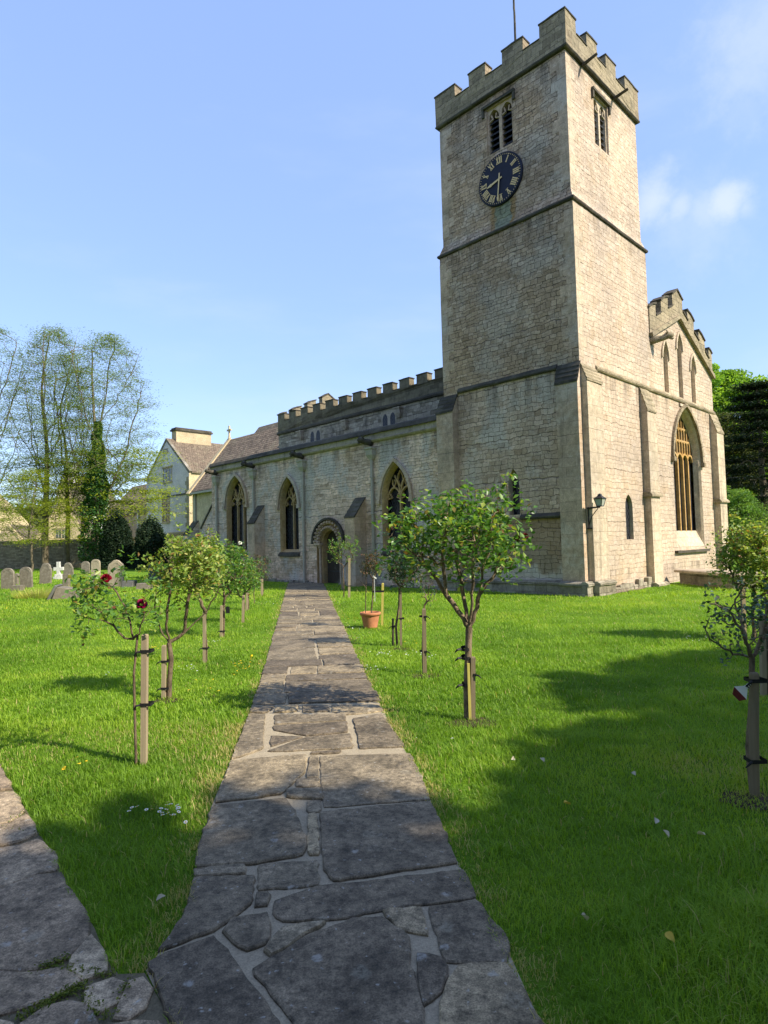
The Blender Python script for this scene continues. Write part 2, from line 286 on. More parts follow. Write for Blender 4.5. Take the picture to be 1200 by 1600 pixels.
def mortar(name, a, b):
    t = NT(name); ob = t.n('ShaderNodeTexCoord').outputs['Object']; n1 = t.noise(ob, 9., 6., .7); n2 = t.noise(ob, 120., 4., .7)
    c = t.mix(n1, a, b); c = t.mix(1., c, t.ramp(n2, [(.3, .7), (.7, 1.3)]), 'MULTIPLY')
    t.bsdf(c, .95, t.math('ADD', n1, t.math('MULTIPLY', n2, .4)), .9, .012, .1); M[name] = t.m
mortar('mortar', (.24, .20, .14), (.44, .375, .265)); mortar('earth_joint', (.10, .085, .055), (.20, .17, .11))
def ground_mat():
    t = NT('turf'); ob = t.n('ShaderNodeTexCoord').outputs['Object']; n1 = t.noise(ob, .35, 5., .6); n2 = t.noise(ob, 5., 5., .7); n3 = t.noise(ob, 60., 4., .7)
    c = t.mix(t.sstep(n1, .35, .65), (.095, .19, .014), (.155, .28, .022)); c = t.mix(t.math('MULTIPLY', t.sstep(n2, .5, .72), .5), c, (.19, .27, .035))
    c = t.mix(1., c, t.ramp(n3, [(.3, .55), (.7, 1.3)]), 'MULTIPLY')
    t.bsdf(c, .95, t.math('ADD', n2, n3), 1., .03, .1); M['turf'] = t.m
ground_mat()

# ------------------------------------------------------------------ mesh helpers
def tag(o, label=None, cat=None, group=None, kind=None):
    if label: o['label'] = label
    if cat: o['category'] = cat
    if group: o['group'] = group
    if kind: o['kind'] = kind
    return o
def empty(name, loc, label=None, cat=None, group=None, rz=0.):
    o = bpy.data.objects.new(name, None); COL.objects.link(o); o.location = loc; o.rotation_euler = (0, 0, rz); o.empty_display_size = .2
    return tag(o, label, cat, group)
ROUGH = {'parapet_grey': .022, 'parapet_west': .02, 'parapet_nave': .024, 'coping_dark': .016, 'plinth': .022, 'ashlar': .004, 'ashlar_west': .004, 'frieze_pale': .012, 'wall_rubble_far': .03}
class MB:
    def __init__(s): s.v = []; s.f = []; s.mi = []
    def add(s, vs, fs, mi=0):
        b = len(s.v); s.v += [tuple(map(float, p)) for p in vs]
        for f in fs: s.f.append(tuple(i+b for i in f)); s.mi.append(mi)
    def box(s, x0, x1, y0, y1, z0, z1, mi=0):
        s.add([(x, y, z) for z in (z0, z1) for y in (y0, y1) for x in (x0, x1)],
              [(0, 2, 3, 1), (4, 5, 7, 6), (0, 1, 5, 4), (2, 6, 7, 3), (0, 4, 6, 2), (1, 3, 7, 5)], mi); return s
    def prism(s, outline, mp, d0, d1, mi=0):
        n = len(outline); a = [mp(p[0], p[1], d0) for p in outline]; b = [mp(p[0], p[1], d1) for p in outline]
        tri = tessellate_polygon([[Vector((p[0], p[1], 0)) for p in outline]])
        s.add(a+b, [tuple(t) for t in tri] + [tuple(i+n for i in reversed(t)) for t in tri] + [(i, (i+1) % n, (i+1) % n+n, i+n) for i in range(n)], mi); return s
    def face_holes(s, outer, holes, mp, d, mi=0):
        loops = [outer]+holes; flat = [p for l in loops for p in l]
        tri = tessellate_polygon([[Vector((p[0], p[1], 0)) for p in l] for l in loops])
        s.add([mp(p[0], p[1], d) for p in flat], [tuple(t) for t in tri], mi); return s
    def bridge(s, la, lb, closed=True, mi=0):
        n = len(la); k = n if closed else n-1
        s.add(list(la)+list(lb), [(i, (i+1) % n, (i+1) % n+n, i+n) for i in range(k)], mi); return s
    def sweep(s, pts, w, d0, d1, mp, mi=0):
        n = len(pts); L = []; R = []
        for i in range(n):
            p = Vector(pts[max(i-1, 0)]); q = Vector(pts[min(i+1, n-1)]); t = (q-p).normalized(); nn = Vector((-t.y, t.x))*(w/2)
            c = Vector(pts[i]); L.append(c+nn); R.append(c-nn)
        rings = [[mp(p.x, p.y, d) for p in side] for side, d in ((L, d0), (R, d0), (R, d1), (L, d1))]
        vs = [p for r in rings for p in r]; fs = []
        for k in range(4):
            a, b = k*n, ((k+1) % 4)*n
            fs += [(a+i, b+i, b+i+1, a+i+1) for i in range(n-1)]
        fs += [(0, n, 2*n, 3*n), (n-1, 4*n-1, 3*n-1, 2*n-1)]
        s.add(vs, fs, mi); return s
    def tube(s, pts, radii, sides=8, mi=0, caps=True):
        P = np.array(pts, float); n = len(P); R = np.broadcast_to(np.array(radii, float), (n,))
        T = np.gradient(P, axis=0); T /= np.linalg.norm(T, axis=1)[:, None]+1e-9
        ref = np.array([1., 0, 0]) if abs(T[0][0]) < .8 else np.array([0, 1., 0])
        U = np.cross(T, ref); U /= np.linalg.norm(U, axis=1)[:, None]+1e-9; V = np.cross(T, U)
        an = np.linspace(0, 2*PI, sides, endpoint=False)
        vs = (P[:, None] + R[:, None, None]*(np.cos(an)[None, :, None]*U[:, None] + np.sin(an)[None, :, None]*V[:, None])).reshape(-1, 3)
        fs = [(i*sides+j, i*sides+(j+1) % sides, (i+1)*sides+(j+1) % sides, (i+1)*sides+j) for i in range(n-1) for j in range(sides)]
        if caps: fs += [tuple(range(sides-1, -1, -1)), tuple(range((n-1)*sides, n*sides))]
        s.add(vs, fs, mi); return s
    def rings(s, loops, mi=0, cap_top=False):
        for a, b in zip(loops, loops[1:]): s.bridge(a, b, True, mi)
        if cap_top: s.add(loops[-1], [tuple(range(len(loops[-1])))], mi)
        return s
    def build(s, name, mats, parent=None, smooth=False, loc=None, bevel=0., rough=None):
        me = bpy.data.meshes.new(name); me.from_pydata(s.v, [], s.f); me.validate()
        if not isinstance(mats, (list, tuple)): mats = [mats]
        for mm in mats: me.materials.append(M[mm])
        if len(mats) > 1:
            for p, k in zip(me.polygons, s.mi): p.material_index = k
        bm = bmesh.new(); bm.from_mesh(me); bmesh.ops.remove_doubles(bm, verts=bm.verts, dist=1e-5); bmesh.ops.recalc_face_normals(bm, faces=bm.faces)
        if bevel: bmesh.ops.bevel(bm, geom=[e for e in bm.edges if e.is_manifold and e.calc_face_angle(0) > .5], offset=bevel, segments=1, affect='EDGES', profile=.5)
        if rough is None and mats[0] in ROUGH: rough = ROUGH[mats[0]]
        if rough:
            for _ in range(5):
                ed = [e for e in bm.edges if e.calc_length() > .30]
                if not ed or len(bm.edges) > 30000: break
                bmesh.ops.subdivide_edges(bm, edges=ed, cuts=1)
        bm.to_mesh(me); bm.free()
        uv = me.uv_layers.new(name='UVMap').data
        for p in me.polygons:
            p.use_smooth = smooth; n = p.normal
            if abs(n.z) > .985: h = Vector((1, 0, 0)); vd = Vector((0, 1, 0))
            else:
                h = Vector((-n.y, n.x, 0)).normalized(); vd = n.cross(h)
                if vd.z < 0: vd = -vd
                # keep one sense of the horizontal axis so courses run through
                if abs(h.x) > abs(h.y):
                    if h.x < 0: h = -h
                elif h.y < 0: h = -h
            for li in p.loop_indices:
                co = me.vertices[me.loops[li].vertex_index].co; uv[li].uv = (co.dot(h), co.dot(vd))
        if rough:
            for v in me.vertices: v.co += (mnoise.noise_vector(v.co*2.3)*.6+mnoise.noise_vector(v.co*6.1)*.5)*rough
        o = bpy.data.objects.new(name, me); COL.objects.link(o)
        if parent: o.parent = parent
        if loc is not None: o.location = loc
        return o
def arr_mesh(name, V, faces_n, FI, mat, rnd=None, parent=None, smooth=False, loc=None):
    """fast mesh: FI flat vertex index array, all faces with faces_n corners"""
    me = bpy.data.meshes.new(name); nf = len(FI)//faces_n
    me.vertices.add(len(V)); me.vertices.foreach_set('co', np.asarray(V, np.float32).ravel())
    me.loops.add(len(FI)); me.loops.foreach_set('vertex_index', np.asarray(FI, np.int32))
    me.polygons.add(nf); me.polygons.foreach_set('loop_start', np.arange(nf, dtype=np.int32)*faces_n)
    me.update(calc_edges=True)
    if smooth: me.polygons.foreach_set('use_smooth', np.ones(nf, bool))
    if rnd is not None:
        at_ = me.attributes.new('rnd', 'FLOAT', 'POINT'); at_.data.foreach_set('value', np.asarray(rnd, np.float32))
    me.materials.append(M[mat]); o = bpy.data.objects.new(name, me); COL.objects.link(o)
    if parent: o.parent = parent
    if loc is not None: o.location = loc
    return o
def unit(a): return a/(np.linalg.norm(a, axis=-1, keepdims=True)+1e-9)
def leaf_arrays(P, size, rng, up=.5, ratio=.55, fold=.12, droop=0., flat=None):
    n = len(P); A = rng.normal(size=(n, 3)); A[:, 2] = A[:, 2]*.6 - droop; A = unit(A)
    N = rng.normal(size=(n, 3)); N[:, 2] += up*3; N = unit(N - A*(N*A).sum(1)[:, None])
    if flat is not None: A[:, 2] *= flat; A = unit(A); N = unit(N*[1, 1, 1/max(flat, .1)] ); N = unit(N - A*(N*A).sum(1)[:, None])
    B = np.cross(A, N); s = np.broadcast_to(size, (n,))[:, None]
    V = np.stack([P-A*s*.5, P+B*s*ratio*.5+N*s*fold+A*s*.05, P+A*s*.5-N*s*fold*.4, P-B*s*ratio*.5+N*s*fold+A*s*.05], 1).reshape(-1, 3)
    idx = np.arange(n)[:, None]*4; FI = (idx + np.array([[0, 1, 2, 0, 2, 3]])).ravel()
    return V, FI
def leaves(name, P, size, mat, rng, parent=None, rnd=None, **kw):
    V, FI = leaf_arrays(P, size, rng, **kw)
    r = rng.random(len(P)) if rnd is None else rnd
    return arr_mesh(name, V, 3, FI, mat, np.repeat(r, 4), parent)
def skeleton(trunk, targets, rng, r0, step=.12, wig=.12, lenw=.35, expo=.5, first=0, bend=.4, limbs=(), upw=0.):
    """branches grown from a trunk polyline to every target; returns polylines with radii"""
    pos = [np.array(p, float) for p in trunk]; par = [-1]+list(range(len(trunk)-1)); pl = [0.]
    for a, b in zip(trunk, trunk[1:]): pl.append(pl[-1]+float(np.linalg.norm(np.array(b)-np.array(a))))
    base = pl[max(first, 0)]; pl = [max(0., x-base) for x in pl]; nt = len(trunk); tips = []; starts = [(None, list(range(nt)))]
    for lb in limbs:
        j = int(np.argmin(np.linalg.norm(np.array(pos)-lb[0], axis=1))); ids = [j]
        for P in lb[1:]:
            pos.append(np.array(P, float)); par.append(ids[-1]); pl.append(pl[ids[-1]]+float(np.linalg.norm(pos[-1]-pos[ids[-1]]))*.5); ids.append(len(pos)-1)
        tips.append(ids[-1]); starts.append((j, ids))
    order = np.argsort(np.linalg.norm(np.array(targets)-trunk[-1], axis=1)) if not limbs else rng.permutation(len(targets))
    for k in order:
        T = np.array(targets[k], float); A = np.array(pos[first:]); d = np.linalg.norm(A-T, axis=1)
        j = int(np.argmin(d + lenw*np.array(pl[first:]) + upw*np.maximum(0, A[:, 2]-T[2]+.25*d)))+first
        S0 = pos[j]; L = float(np.linalg.norm(T-S0))
        if L < 1e-3: continue
        pd = unit(S0-pos[par[j]]) if par[j] >= 0 else np.array([0, 0, 1.])
        c = S0 + unit(unit(T-S0)+pd*.8)*L*bend; ns = max(2, int(L/step)); ids = [j]
        for q in range(1, ns+1):
            f = q/ns; P = S0*(1-f)**2 + 2*c*f*(1-f) + T*f*f
            if q < ns: P = P + rng.normal(size=3)*wig*L/ns
            pos.append(P); par.append(ids[-1]); pl.append(pl[ids[-1]]+float(np.linalg.norm(P-pos[ids[-1]]))); ids.append(len(pos)-1)
        tips.append(ids[-1]); starts.append((j, ids))
    cnt = np.zeros(len(pos))
    for t_ in tips: cnt[t_] = 1
    for i in range(len(pos)-1, 0, -1):
        if par[i] >= 0: cnt[par[i]] += cnt[i]
    rad = r0*np.maximum(cnt, 1)**expo
    pos = np.array(pos); return [(pos[ids], np.minimum(rad[ids], rad[ids[1]]*1.15 if j is not None else 9)) for j, ids in starts]
def smooth_line(P, n=4, wob=0., rng=None):
    P = np.array(P, float); Q = []
    for i in range(len(P)-1):
        p0, p1, p2, p3 = P[max(i-1, 0)], P[i], P[i+1], P[min(i+2, len(P)-1)]
        for q in range(n):
            t = q/n; Q.append(.5*((2*p1)+(-p0+p2)*t+(2*p0-5*p1+4*p2-p3)*t*t+(-p0+3*p1-3*p2+p3)*t**3))
    Q.append(P[-1]); Q = np.array(Q)
    if wob: Q[1:] += rng.normal(size=(len(Q)-1, 3))*wob
    return Q
def branch_mesh(name, paths, mat, parent=None, sides=6, trunk_r=None, extra=None):
    mb = MB(); V = []; FI = []; b = 0
    for k, (P, R) in enumerate(paths):
        if k == 0 and trunk_r is not None: R = np.linspace(trunk_r[0], trunk_r[1], len(P))
        n = len(P); T = np.gradient(P, axis=0); T = unit(T); ref = np.array([.3, .9, .1]); U = unit(np.cross(T, ref)); W = np.cross(T, U)
        sd = sides if R.max() > .01 else 5
        an = np.linspace(0, 2*PI, sd, endpoint=False)
        vs = (P[:, None] + R[:, None, None]*(np.cos(an)[None, :, None]*U[:, None]+np.sin(an)[None, :, None]*W[:, None])).reshape(-1, 3)
        i, j = np.meshgrid(np.arange(n-1), np.arange(sd), indexing='ij'); a0 = b+i*sd+j; a1 = b+i*sd+(j+1) % sd
        FI.append(np.stack([a0, a1, a1+sd, a0+sd], -1).reshape(-1)); V.append(vs); b += len(vs)
    return arr_mesh(name, np.concatenate(V), 4, np.concatenate(FI), mat, None, parent, True)

exec_parts = []
# ------------------------------------------------------------------ world and sun
SUN = np.array([.87*math.cos(.70), -.49*math.cos(.70), math.sin(.70)]); SUN /= np.linalg.norm(SUN)
ELEV = math.asin(SUN[2]); AZ = math.atan2(SUN[0], SUN[1])      # clockwise from +Y
w = bpy.data.worlds.new('World'); S.world = w; w.use_nodes = True; nt = w.node_tree; nt.nodes.clear()
wo = nt.nodes.new('ShaderNodeOutputWorld'); bg = nt.nodes.new('ShaderNodeBackground'); sky = nt.nodes.new('ShaderNodeTexSky')
sky.sky_type = 'NISHITA'; sky.sun_disc = False; sky.sun_elevation = ELEV; sky.sun_rotation = AZ; sky.air_density = 1.; sky.dust_density = .5; sky.ozone_density = 1.6
tc = nt.nodes.new('ShaderNodeTexCoord')
def wn(typ, **kw):
    nd = nt.nodes.new(typ)
    for k, v in kw.items(): setattr(nd, k, v)
    return nd
lk = nt.links.new
# thin cirrus streaks and two small puffs of cumulus
mp = wn('ShaderNodeMapping'); mp.inputs['Scale'].default_value = (1.1, 2.4, 4.5); mp.inputs['Rotation'].default_value = (.2, .35, .5); lk(tc.outputs['Generated'], mp.inputs[0])
nz = wn('ShaderNodeTexNoise'); nz.inputs['Scale'].default_value = 1.7; nz.inputs['Detail'].default_value = 7; nz.inputs['Roughness'].default_value = .55; lk(mp.outputs[0], nz.inputs[0])
mr = wn('ShaderNodeMapRange', interpolation_type='SMOOTHSTEP'); mr.inputs[1].default_value = .45; mr.inputs[2].default_value = .85; mr.inputs[4].default_value = .35; lk(nz.outputs[0], mr.inputs[0])
acc = mr.outputs[0]
nz2 = wn('ShaderNodeTexNoise'); nz2.inputs['Scale'].default_value = 22; nz2.inputs['Detail'].default_value = 9; nz2.inputs['Roughness'].default_value = .62; lk(tc.outputs['Generated'], nz2.inputs[0])
for px, py, rad, amt in ((1022, 312, .045, .62), (1062, 322, .028, .5), (1136, 316, .034, .68), (1143, 300, .018, .6), (1100, 328, .04, .42), (1165, 325, .02, .4), (1190, 75, .09, .4), (1180, 30, .05, .3), (1165, 165, .04, .2), (1090, 345, .08, .25)):
    d = unit(ray(px, py)); dp = wn('ShaderNodeVectorMath', operation='DISTANCE'); lk(tc.outputs['Generated'], dp.inputs[0]); dp.inputs[1].default_value = d
    ad = wn('ShaderNodeMath', operation='MULTIPLY_ADD'); lk(nz2.outputs[0], ad.inputs[0]); ad.inputs[1].default_value = rad*1.7; lk(dp.outputs['Value'], ad.inputs[2])
    r2 = wn('ShaderNodeMapRange', interpolation_type='SMOOTHSTEP'); lk(ad.outputs[0], r2.inputs[0]); r2.inputs[1].default_value = rad*.8; r2.inputs[2].default_value = rad*2.1; r2.inputs[3].default_value = amt; r2.inputs[4].default_value = 0
    mx = wn('ShaderNodeMath', operation='MAXIMUM'); lk(acc, mx.inputs[0]); lk(r2.outputs[0], mx.inputs[1]); acc = mx.outputs[0]
tint = wn('ShaderNodeMix', data_type='RGBA'); tint.inputs[0].default_value = .6; lk(sky.outputs[0], tint.inputs[6]); tint.inputs[7].default_value = (1.26, 1.83, 3.5, 1)
cm = wn('ShaderNodeMix', data_type='RGBA'); lk(acc, cm.inputs[0]); lk(tint.outputs[2], cm.inputs[6]); cm.inputs[7].default_value = (2.7, 2.95, 3.6, 1)
lk(cm.outputs[2], bg.inputs[0]); bg.inputs[1].default_value = .15; lk(bg.outputs[0], wo.inputs[0])
sl = bpy.data.lights.new('sun', 'SUN'); sl.energy = 3.75; sl.angle = math.radians(.5); sl.color = (1., .90, .74)
so = bpy.data.objects.new('sun', sl); COL.objects.link(so); so.rotation_euler = Vector(-SUN).to_track_quat('-Z', 'Y').to_euler(); so.location = (30, -20, 40)
S.view_settings.view_transform = 'Standard'; S.view_settings.look = 'None'; S.view_settings.gamma = 1.; S.view_settings.exposure = 1.15
S.render.engine = 'CYCLES'
S.cycles.max_bounces = 8; S.cycles.transparent_max_bounces = 4; S.cycles.use_denoising = True

# ------------------------------------------------------------------ ground and paths
g = MB(); n_ = 40
g.add([(-900, -300, 0), (900, -300, 0), (900, 1500, 0), (-900, 1500, 0)], [(0, 1, 2, 3)])
tag(g.build('ground', 'turf'), 'mown churchyard lawn', kind='structure')
PLpx = [(462, 903), (450, 912), (433, 975), (415, 1040), (400, 1088), (385, 1130), (358, 1195), (330, 1262), (318, 1310), (303, 1370), (290, 1435), (262, 1472), (228, 1518), (258, 1580), (285, 1640), (330, 1760), (400, 1990)]
PRpx = [(497, 903), (507, 915), (524, 955), (545, 1000), (565, 1045), (580, 1075), (604, 1120), (625, 1160), (646, 1195), (668, 1240), (695, 1305), (722, 1362), (750, 1420), (792, 1482), (822, 1550), (850, 1610), (900, 1720), (1010, 1990)]
PL = np.array([gnd(*p)[:2] for p in PLpx]); PR = np.array([gnd(*p)[:2] for p in PRpx])
def xl(y): return np.interp(y, PL[::-1, 1], PL[::-1, 0])
def xr(y): return np.interp(y, PR[::-1, 1], PR[::-1, 0])
p2px = [(-140, 1130), (0, 1193), (22, 1238), (42, 1268), (62, 1305), (88, 1345), (112, 1395), (148, 1452), (166, 1500), (185, 1524), (226, 1522), (258, 1580), (285, 1640), (330, 1760), (200, 1990), (-500, 1700), (-400, 1400)]
E2 = np.array([gnd(*p)[:2] for p in p2px[:14]]); E2 = np.concatenate([[E2[0]+(E2[0]-E2[1])/np.linalg.norm(E2[0]-E2[1])*6], E2])
N2 = np.gradient(E2, axis=0); N2 = np.stack([N2[:, 1], -N2[:, 0]], 1)/np.linalg.norm(N2, axis=1)[:, None]; N2 = np.mean(N2, 0)/np.linalg.norm(np.mean(N2, 0))
if N2[0] > 0: N2 = -N2
P2 = np.concatenate([E2, [E2[-1]+N2*1.5], [E2[0]+N2*1.5]])
def inpoly(x, y, poly):
    r = np.zeros(len(x), bool); n = len(poly)
    for i in range(n):
        (x0, y0), (x1, y1) = poly[i], poly[(i+1) % n]
        c = ((y0 > y) != (y1 > y)) & (x < (x1-x0)*(y-y0)/((y1-y0) or 1e-9)+x0); r ^= c
    return r
def sheet(name, poly, z, mat):
    mb = MB(); tri = tessellate_polygon([[Vector((p[0], p[1], 0)) for p in poly]]); mb.add([(p[0], p[1], z) for p in poly], [tuple(t) for t in tri]); return mb.build(name, mat)
def roughen(poly, seg, amp, rng):
    out = []; n = len(poly)
    for i in range(n):
        a, b = np.array(poly[i]), np.array(poly[(i+1) % n]); L = np.linalg.norm(b-a); k = max(1, int(L/seg)); nn = np.array([-(b-a)[1], (b-a)[0]])/(L+1e-9)
        for q in range(k):
            f = q/k; out.append(a+(b-a)*f + nn*rng.normal()*amp*(1 if q else .5) + (b-a)/(L+1e-9)*rng.normal()*amp*.3)
    # soften corners
    out = np.array(out); return out*.76 + .12*np.roll(out, 1, 0) + .12*np.roll(out, -1, 0)
def flagstones(name, polys, z0, hh, mat, seg=.04, amp=.006, grow=.0145):
    rng = np.random.default_rng(5); mb = MB(); rv = []
    for poly in polys:
        pc = np.mean(poly, 0); poly = [np.array(q)+(np.array(q)-pc)/np.linalg.norm(np.array(q)-pc)*grow for q in poly]; p = roughen(poly, seg, amp, rng); c = p.mean(0); h = hh*(.7+rng.random()*.6); n = len(p)
        d = p-c; L = np.linalg.norm(d, axis=1)[:, None]; ins = c+d*(1-np.minimum(.007/np.maximum(L, .03), .4))
        tx, ty = rng.normal()*.003, rng.normal()*.003
        b = [(q[0], q[1], z0) for q in p]; t1 = [(q[0], q[1], z0+h*.6) for q in p]; t2 = [(q[0], q[1], z0+h+(q-c)@[tx, ty]) for q in ins]
        mb.add(b+t1+t2, [(i, (i+1) % n, (i+1) % n+n, i+n) for i in range(n)]+[(i+n, (i+1) % n+n, (i+1) % n+2*n, i+2*n) for i in range(n)]+[tuple(range(2*n, 3*n))])
        rv += [rng.random()]*(3*n)
    me = bpy.data.meshes.new(name); me.from_pydata(mb.v, [], mb.f); a = me.attributes.new('rnd', 'FLOAT', 'POINT'); a.data.foreach_set('value', np.array(rv, np.float32)); me.materials.append(M[mat])
    bm = bmesh.new(); bm.from_mesh(me); bmesh.ops.recalc_face_normals(bm, faces=bm.faces); bm.to_mesh(me); bm.free()
    o = bpy.data.objects.new(name, me); COL.objects.link(o); return o
near = [
 [(501, 1184), (641, 1180), (671, 1251), (507, 1263)], [(500, 1274), (672, 1257), (712, 1351), (521, 1379), (508, 1360)],
 [(432, 1411), (487, 1392), (722, 1362), (742, 1407), (596, 1424), (540, 1436), (446, 1443), (430, 1430)],
 [(671, 1422), (745, 1411), (792, 1475), (788, 1506), (698, 1506)], [(599, 1427), (657, 1423), (668, 1465), (624, 1453)],
 [(398, 1518), (470, 1475), (550, 1442), (596, 1439), (638, 1471), (645, 1537), (659, 1583), (668, 1640), (660, 1720), (520, 1720), (463, 1597)],
 [(650, 1495), (690, 1501), (697, 1517), (690, 1551), (662, 1576)], [(717, 1516), (790, 1513), (822, 1560), (852, 1620), (890, 1710), (730, 1720), (692, 1620), (694, 1576), (702, 1540)],
 [(334, 1263), (448, 1252), (460, 1275), (476, 1320), (472, 1338), (402, 1351), (306, 1357), (318, 1310)], [(407, 1355), (493, 1348), (496, 1386), (407, 1393)],
 [(481, 1276), (494, 1275), (500, 1337), (482, 1338)], [(465, 1220), (498, 1219), (499, 1232), (465, 1231)], [(449, 1238), (501, 1235), (502, 1252), (449, 1248)], [(480, 1255), (500, 1254), (500, 1270), (482, 1272)],
 [(362, 1192), (478, 1183), (474, 1208), (438, 1243), (338, 1256)], [(484, 1184), (498, 1184), (497, 1216), (479, 1216)],
 [(304, 1376), (396, 1373), (389, 1417), (333, 1456), (246, 1490), (268, 1466), (292, 1432)], [(232, 1512), (336, 1469), (361, 1502), (400, 1558), (432, 1600), (470, 1690), (340, 1700), (290, 1630), (262, 1575)],
 [(350, 1460), (364, 1440), (417, 1432), (421, 1449), (417, 1476), (385, 1488)], [(415, 1488), (442, 1457), (508, 1446), (425, 1499)], [(400, 1401), (420, 1398), (418, 1417), (398, 1420)],
 [(305, 1362), (380, 1355), (381, 1369), (307, 1373)],
 [(389, 1119), (414, 1119), (409, 1172), (362, 1188)], [(430, 1119), (538, 1117), (539, 1127), (431, 1133)], [(428, 1136), (541, 1130), (541, 1146), (478, 1151), (431, 1143)],
 [(424, 1152), (472, 1153), (424, 1168)], [(420, 1175), (478, 1154), (546, 1149), (549, 1171), (427, 1176)], [(551, 1125), (596, 1118), (632, 1168), (562, 1171), (561, 1156)],
 [(488, 1177), (532, 1175), (529, 1179), (487, 1180)], [(394, 1105), (428, 1105), (417, 1115), (391, 1115)], [(434, 1105), (466, 1104), (462, 1113), (428, 1115)], [(473, 1104), (512, 1104), (515, 1113), (474, 1114)],
 [(519, 1104), (591, 1103), (596, 1113), (544, 1118), (521, 1113)]]
polys = [[gnd(*p)[:2] for p in q] for q in near]
rr = random.Random(3); y = float(gnd(480, 1101)[1])
while y < 28.4:
    dy = rr.choice([.34, .45, .6, .8, .95])*(1+rr.random()*.15); y1 = min(y+dy, 28.6); a, b = xl(y), xr(y); L = b-a; cuts = [0.]
    while cuts[-1] < 1-.28: cuts.append(min(1., cuts[-1]+rr.uniform(.22, .62)))
    cuts[-1] = 1.
    for c0, c1 in zip(cuts, cuts[1:]):
        gp = .018+rr.random()*.012; j = lambda: rr.uniform(-.035, .035); lo = 0 if c0 == 0 else gp; hi = 0 if c1 == 1 else gp
        def pt(c, yy, o): A, B = xl(yy), xr(yy); return (A+(B-A)*c+o, yy)
        if c1-c0 > .3 and dy > .55 and rr.random() < .45:
            ym = y+dy*rr.uniform(.35, .65)
            polys.append([pt(c0, y+gp, lo), pt(c1, y+gp, -hi), pt(c1, ym-gp+j(), -hi), pt(c0, ym-gp+j(), lo)]); polys.append([pt(c0, ym+gp+j(), lo), pt(c1, ym+gp+j(), -hi), pt(c1, y1-gp, -hi), pt(c0, y1-gp, lo)])
        else: polys.append([pt(c0, y+gp+j()*.5, lo), pt(c1, y+gp+j()*.5, -hi), pt(c1, y1-gp+j()*.5, -hi+j()), pt(c0, y1-gp+j()*.5, lo+j()*.5)])
    y = y1
path_poly = [tuple(p) for p in PL] + [tuple(p) for p in PR[::-1]]
tag(sheet('path_bed', path_poly, .004, 'mortar'), 'sandy mortar between the flagstones', kind='structure')
tag(flagstones('path', polys, .003, .016, 'flagstone'), 'grey flagstone path to the church door', kind='structure')
p2polys = [[(-60, 1165), (-2, 1196), (20, 1236), (-60, 1240)], [(-60, 1246), (22, 1241), (38, 1270), (14, 1288), (-60, 1290)], [(-60, 1296), (16, 1293), (42, 1276), (60, 1306), (30, 1320), (-60, 1330)],
 [(-60, 1337), (32, 1326), (63, 1312), (86, 1345), (92, 1362), (60, 1366), (0, 1390), (-60, 1396)], [(-60, 1402), (2, 1396), (60, 1372), (94, 1368), (112, 1397), (134, 1440), (140, 1470), (105, 1500), (60, 1520), (-60, 1525)],
 [(146, 1462), (164, 1500), (172, 1525), (130, 1535), (108, 1520), (110, 1502)], [(-60, 1532), (60, 1527), (100, 1516), (126, 1540), (90, 1560), (30, 1580), (-60, 1600)],
 [(128, 1548), (180, 1532), (196, 1540), (186, 1570), (150, 1590), (136, 1578)], [(192, 1572), (200, 1540), (224, 1534), (236, 1552), (226, 1580), (200, 1600), (176, 1596)],
 [(30, 1610), (70, 1580), (110, 1570), (142, 1592), (160, 1640), (100, 1690), (20, 1680)], [(165, 1605), (215, 1604), (250, 1600), (280, 1650), (240, 1700), (180, 1660)], [(-80, 1610), (20, 1605), (16, 1680), (-90, 1690)]]
extra2 = []; rr = random.Random(12); AX = E2[1]-E2[-5]; AX = AX/np.linalg.norm(AX); O2 = E2[-5]; tt = -1.6
def proj2(q): v = np.array([q[0], q[1], -H]); return 600+F*(v@CR)/(v@CF), 800+F*(v@CD)/(v@CF), v@CF
while tt < 8.5:
    dt = rr.uniform(.35, .75); ss = -.1
    while ss < 1.45:
        ds = rr.uniform(.35, .8); c_ = O2+AX*(tt+dt/2)+N2*(ss+ds/2); px, py, dep = proj2(c_)
        qs = [O2+AX*(tt+a*dt+rr.uniform(-.03, .03)+(.02 if a == 0 else -.02))+N2*(ss+b*ds+rr.uniform(-.03, .03)+(.02 if b == 0 else -.02)) for a, b in ((0, 0), (1, 0), (1, 1), (0, 1))]
        seen = dep > .2 and -60 < px < 330 and 1150 < py < 1720
        if not seen and inpoly(np.array([q[0] for q in qs]), np.array([q[1] for q in qs]), P2).all() and not any(dep > .2 and -62 < proj2(q)[0] < 330 and 1150 < proj2(q)[1] < 1700 for q in qs): extra2.append(qs)
        ss += ds
    tt += dt
tag(sheet('side_path_bed', [tuple(p) for p in P2], .0045, 'earth_joint'), 'earth between the worn paving of the side path', kind='structure')
tag(flagstones('side_path', [[gnd(*p)[:2] for p in q] for q in p2polys]+extra2, .004, .016, 'flagstone_warm', .07, .011), 'worn brownish paving of the crossing path', kind='structure')
strip = [gnd(*p)[:2] for p in [(952, 929), (1003, 921), (1031, 910), (1012, 903), (985, 905), (950, 915)]]
tag(sheet('paving', [tuple(p) for p in strip], .012, 'flagstone_warm'), 'paved strip at the tower foot', kind='structure')

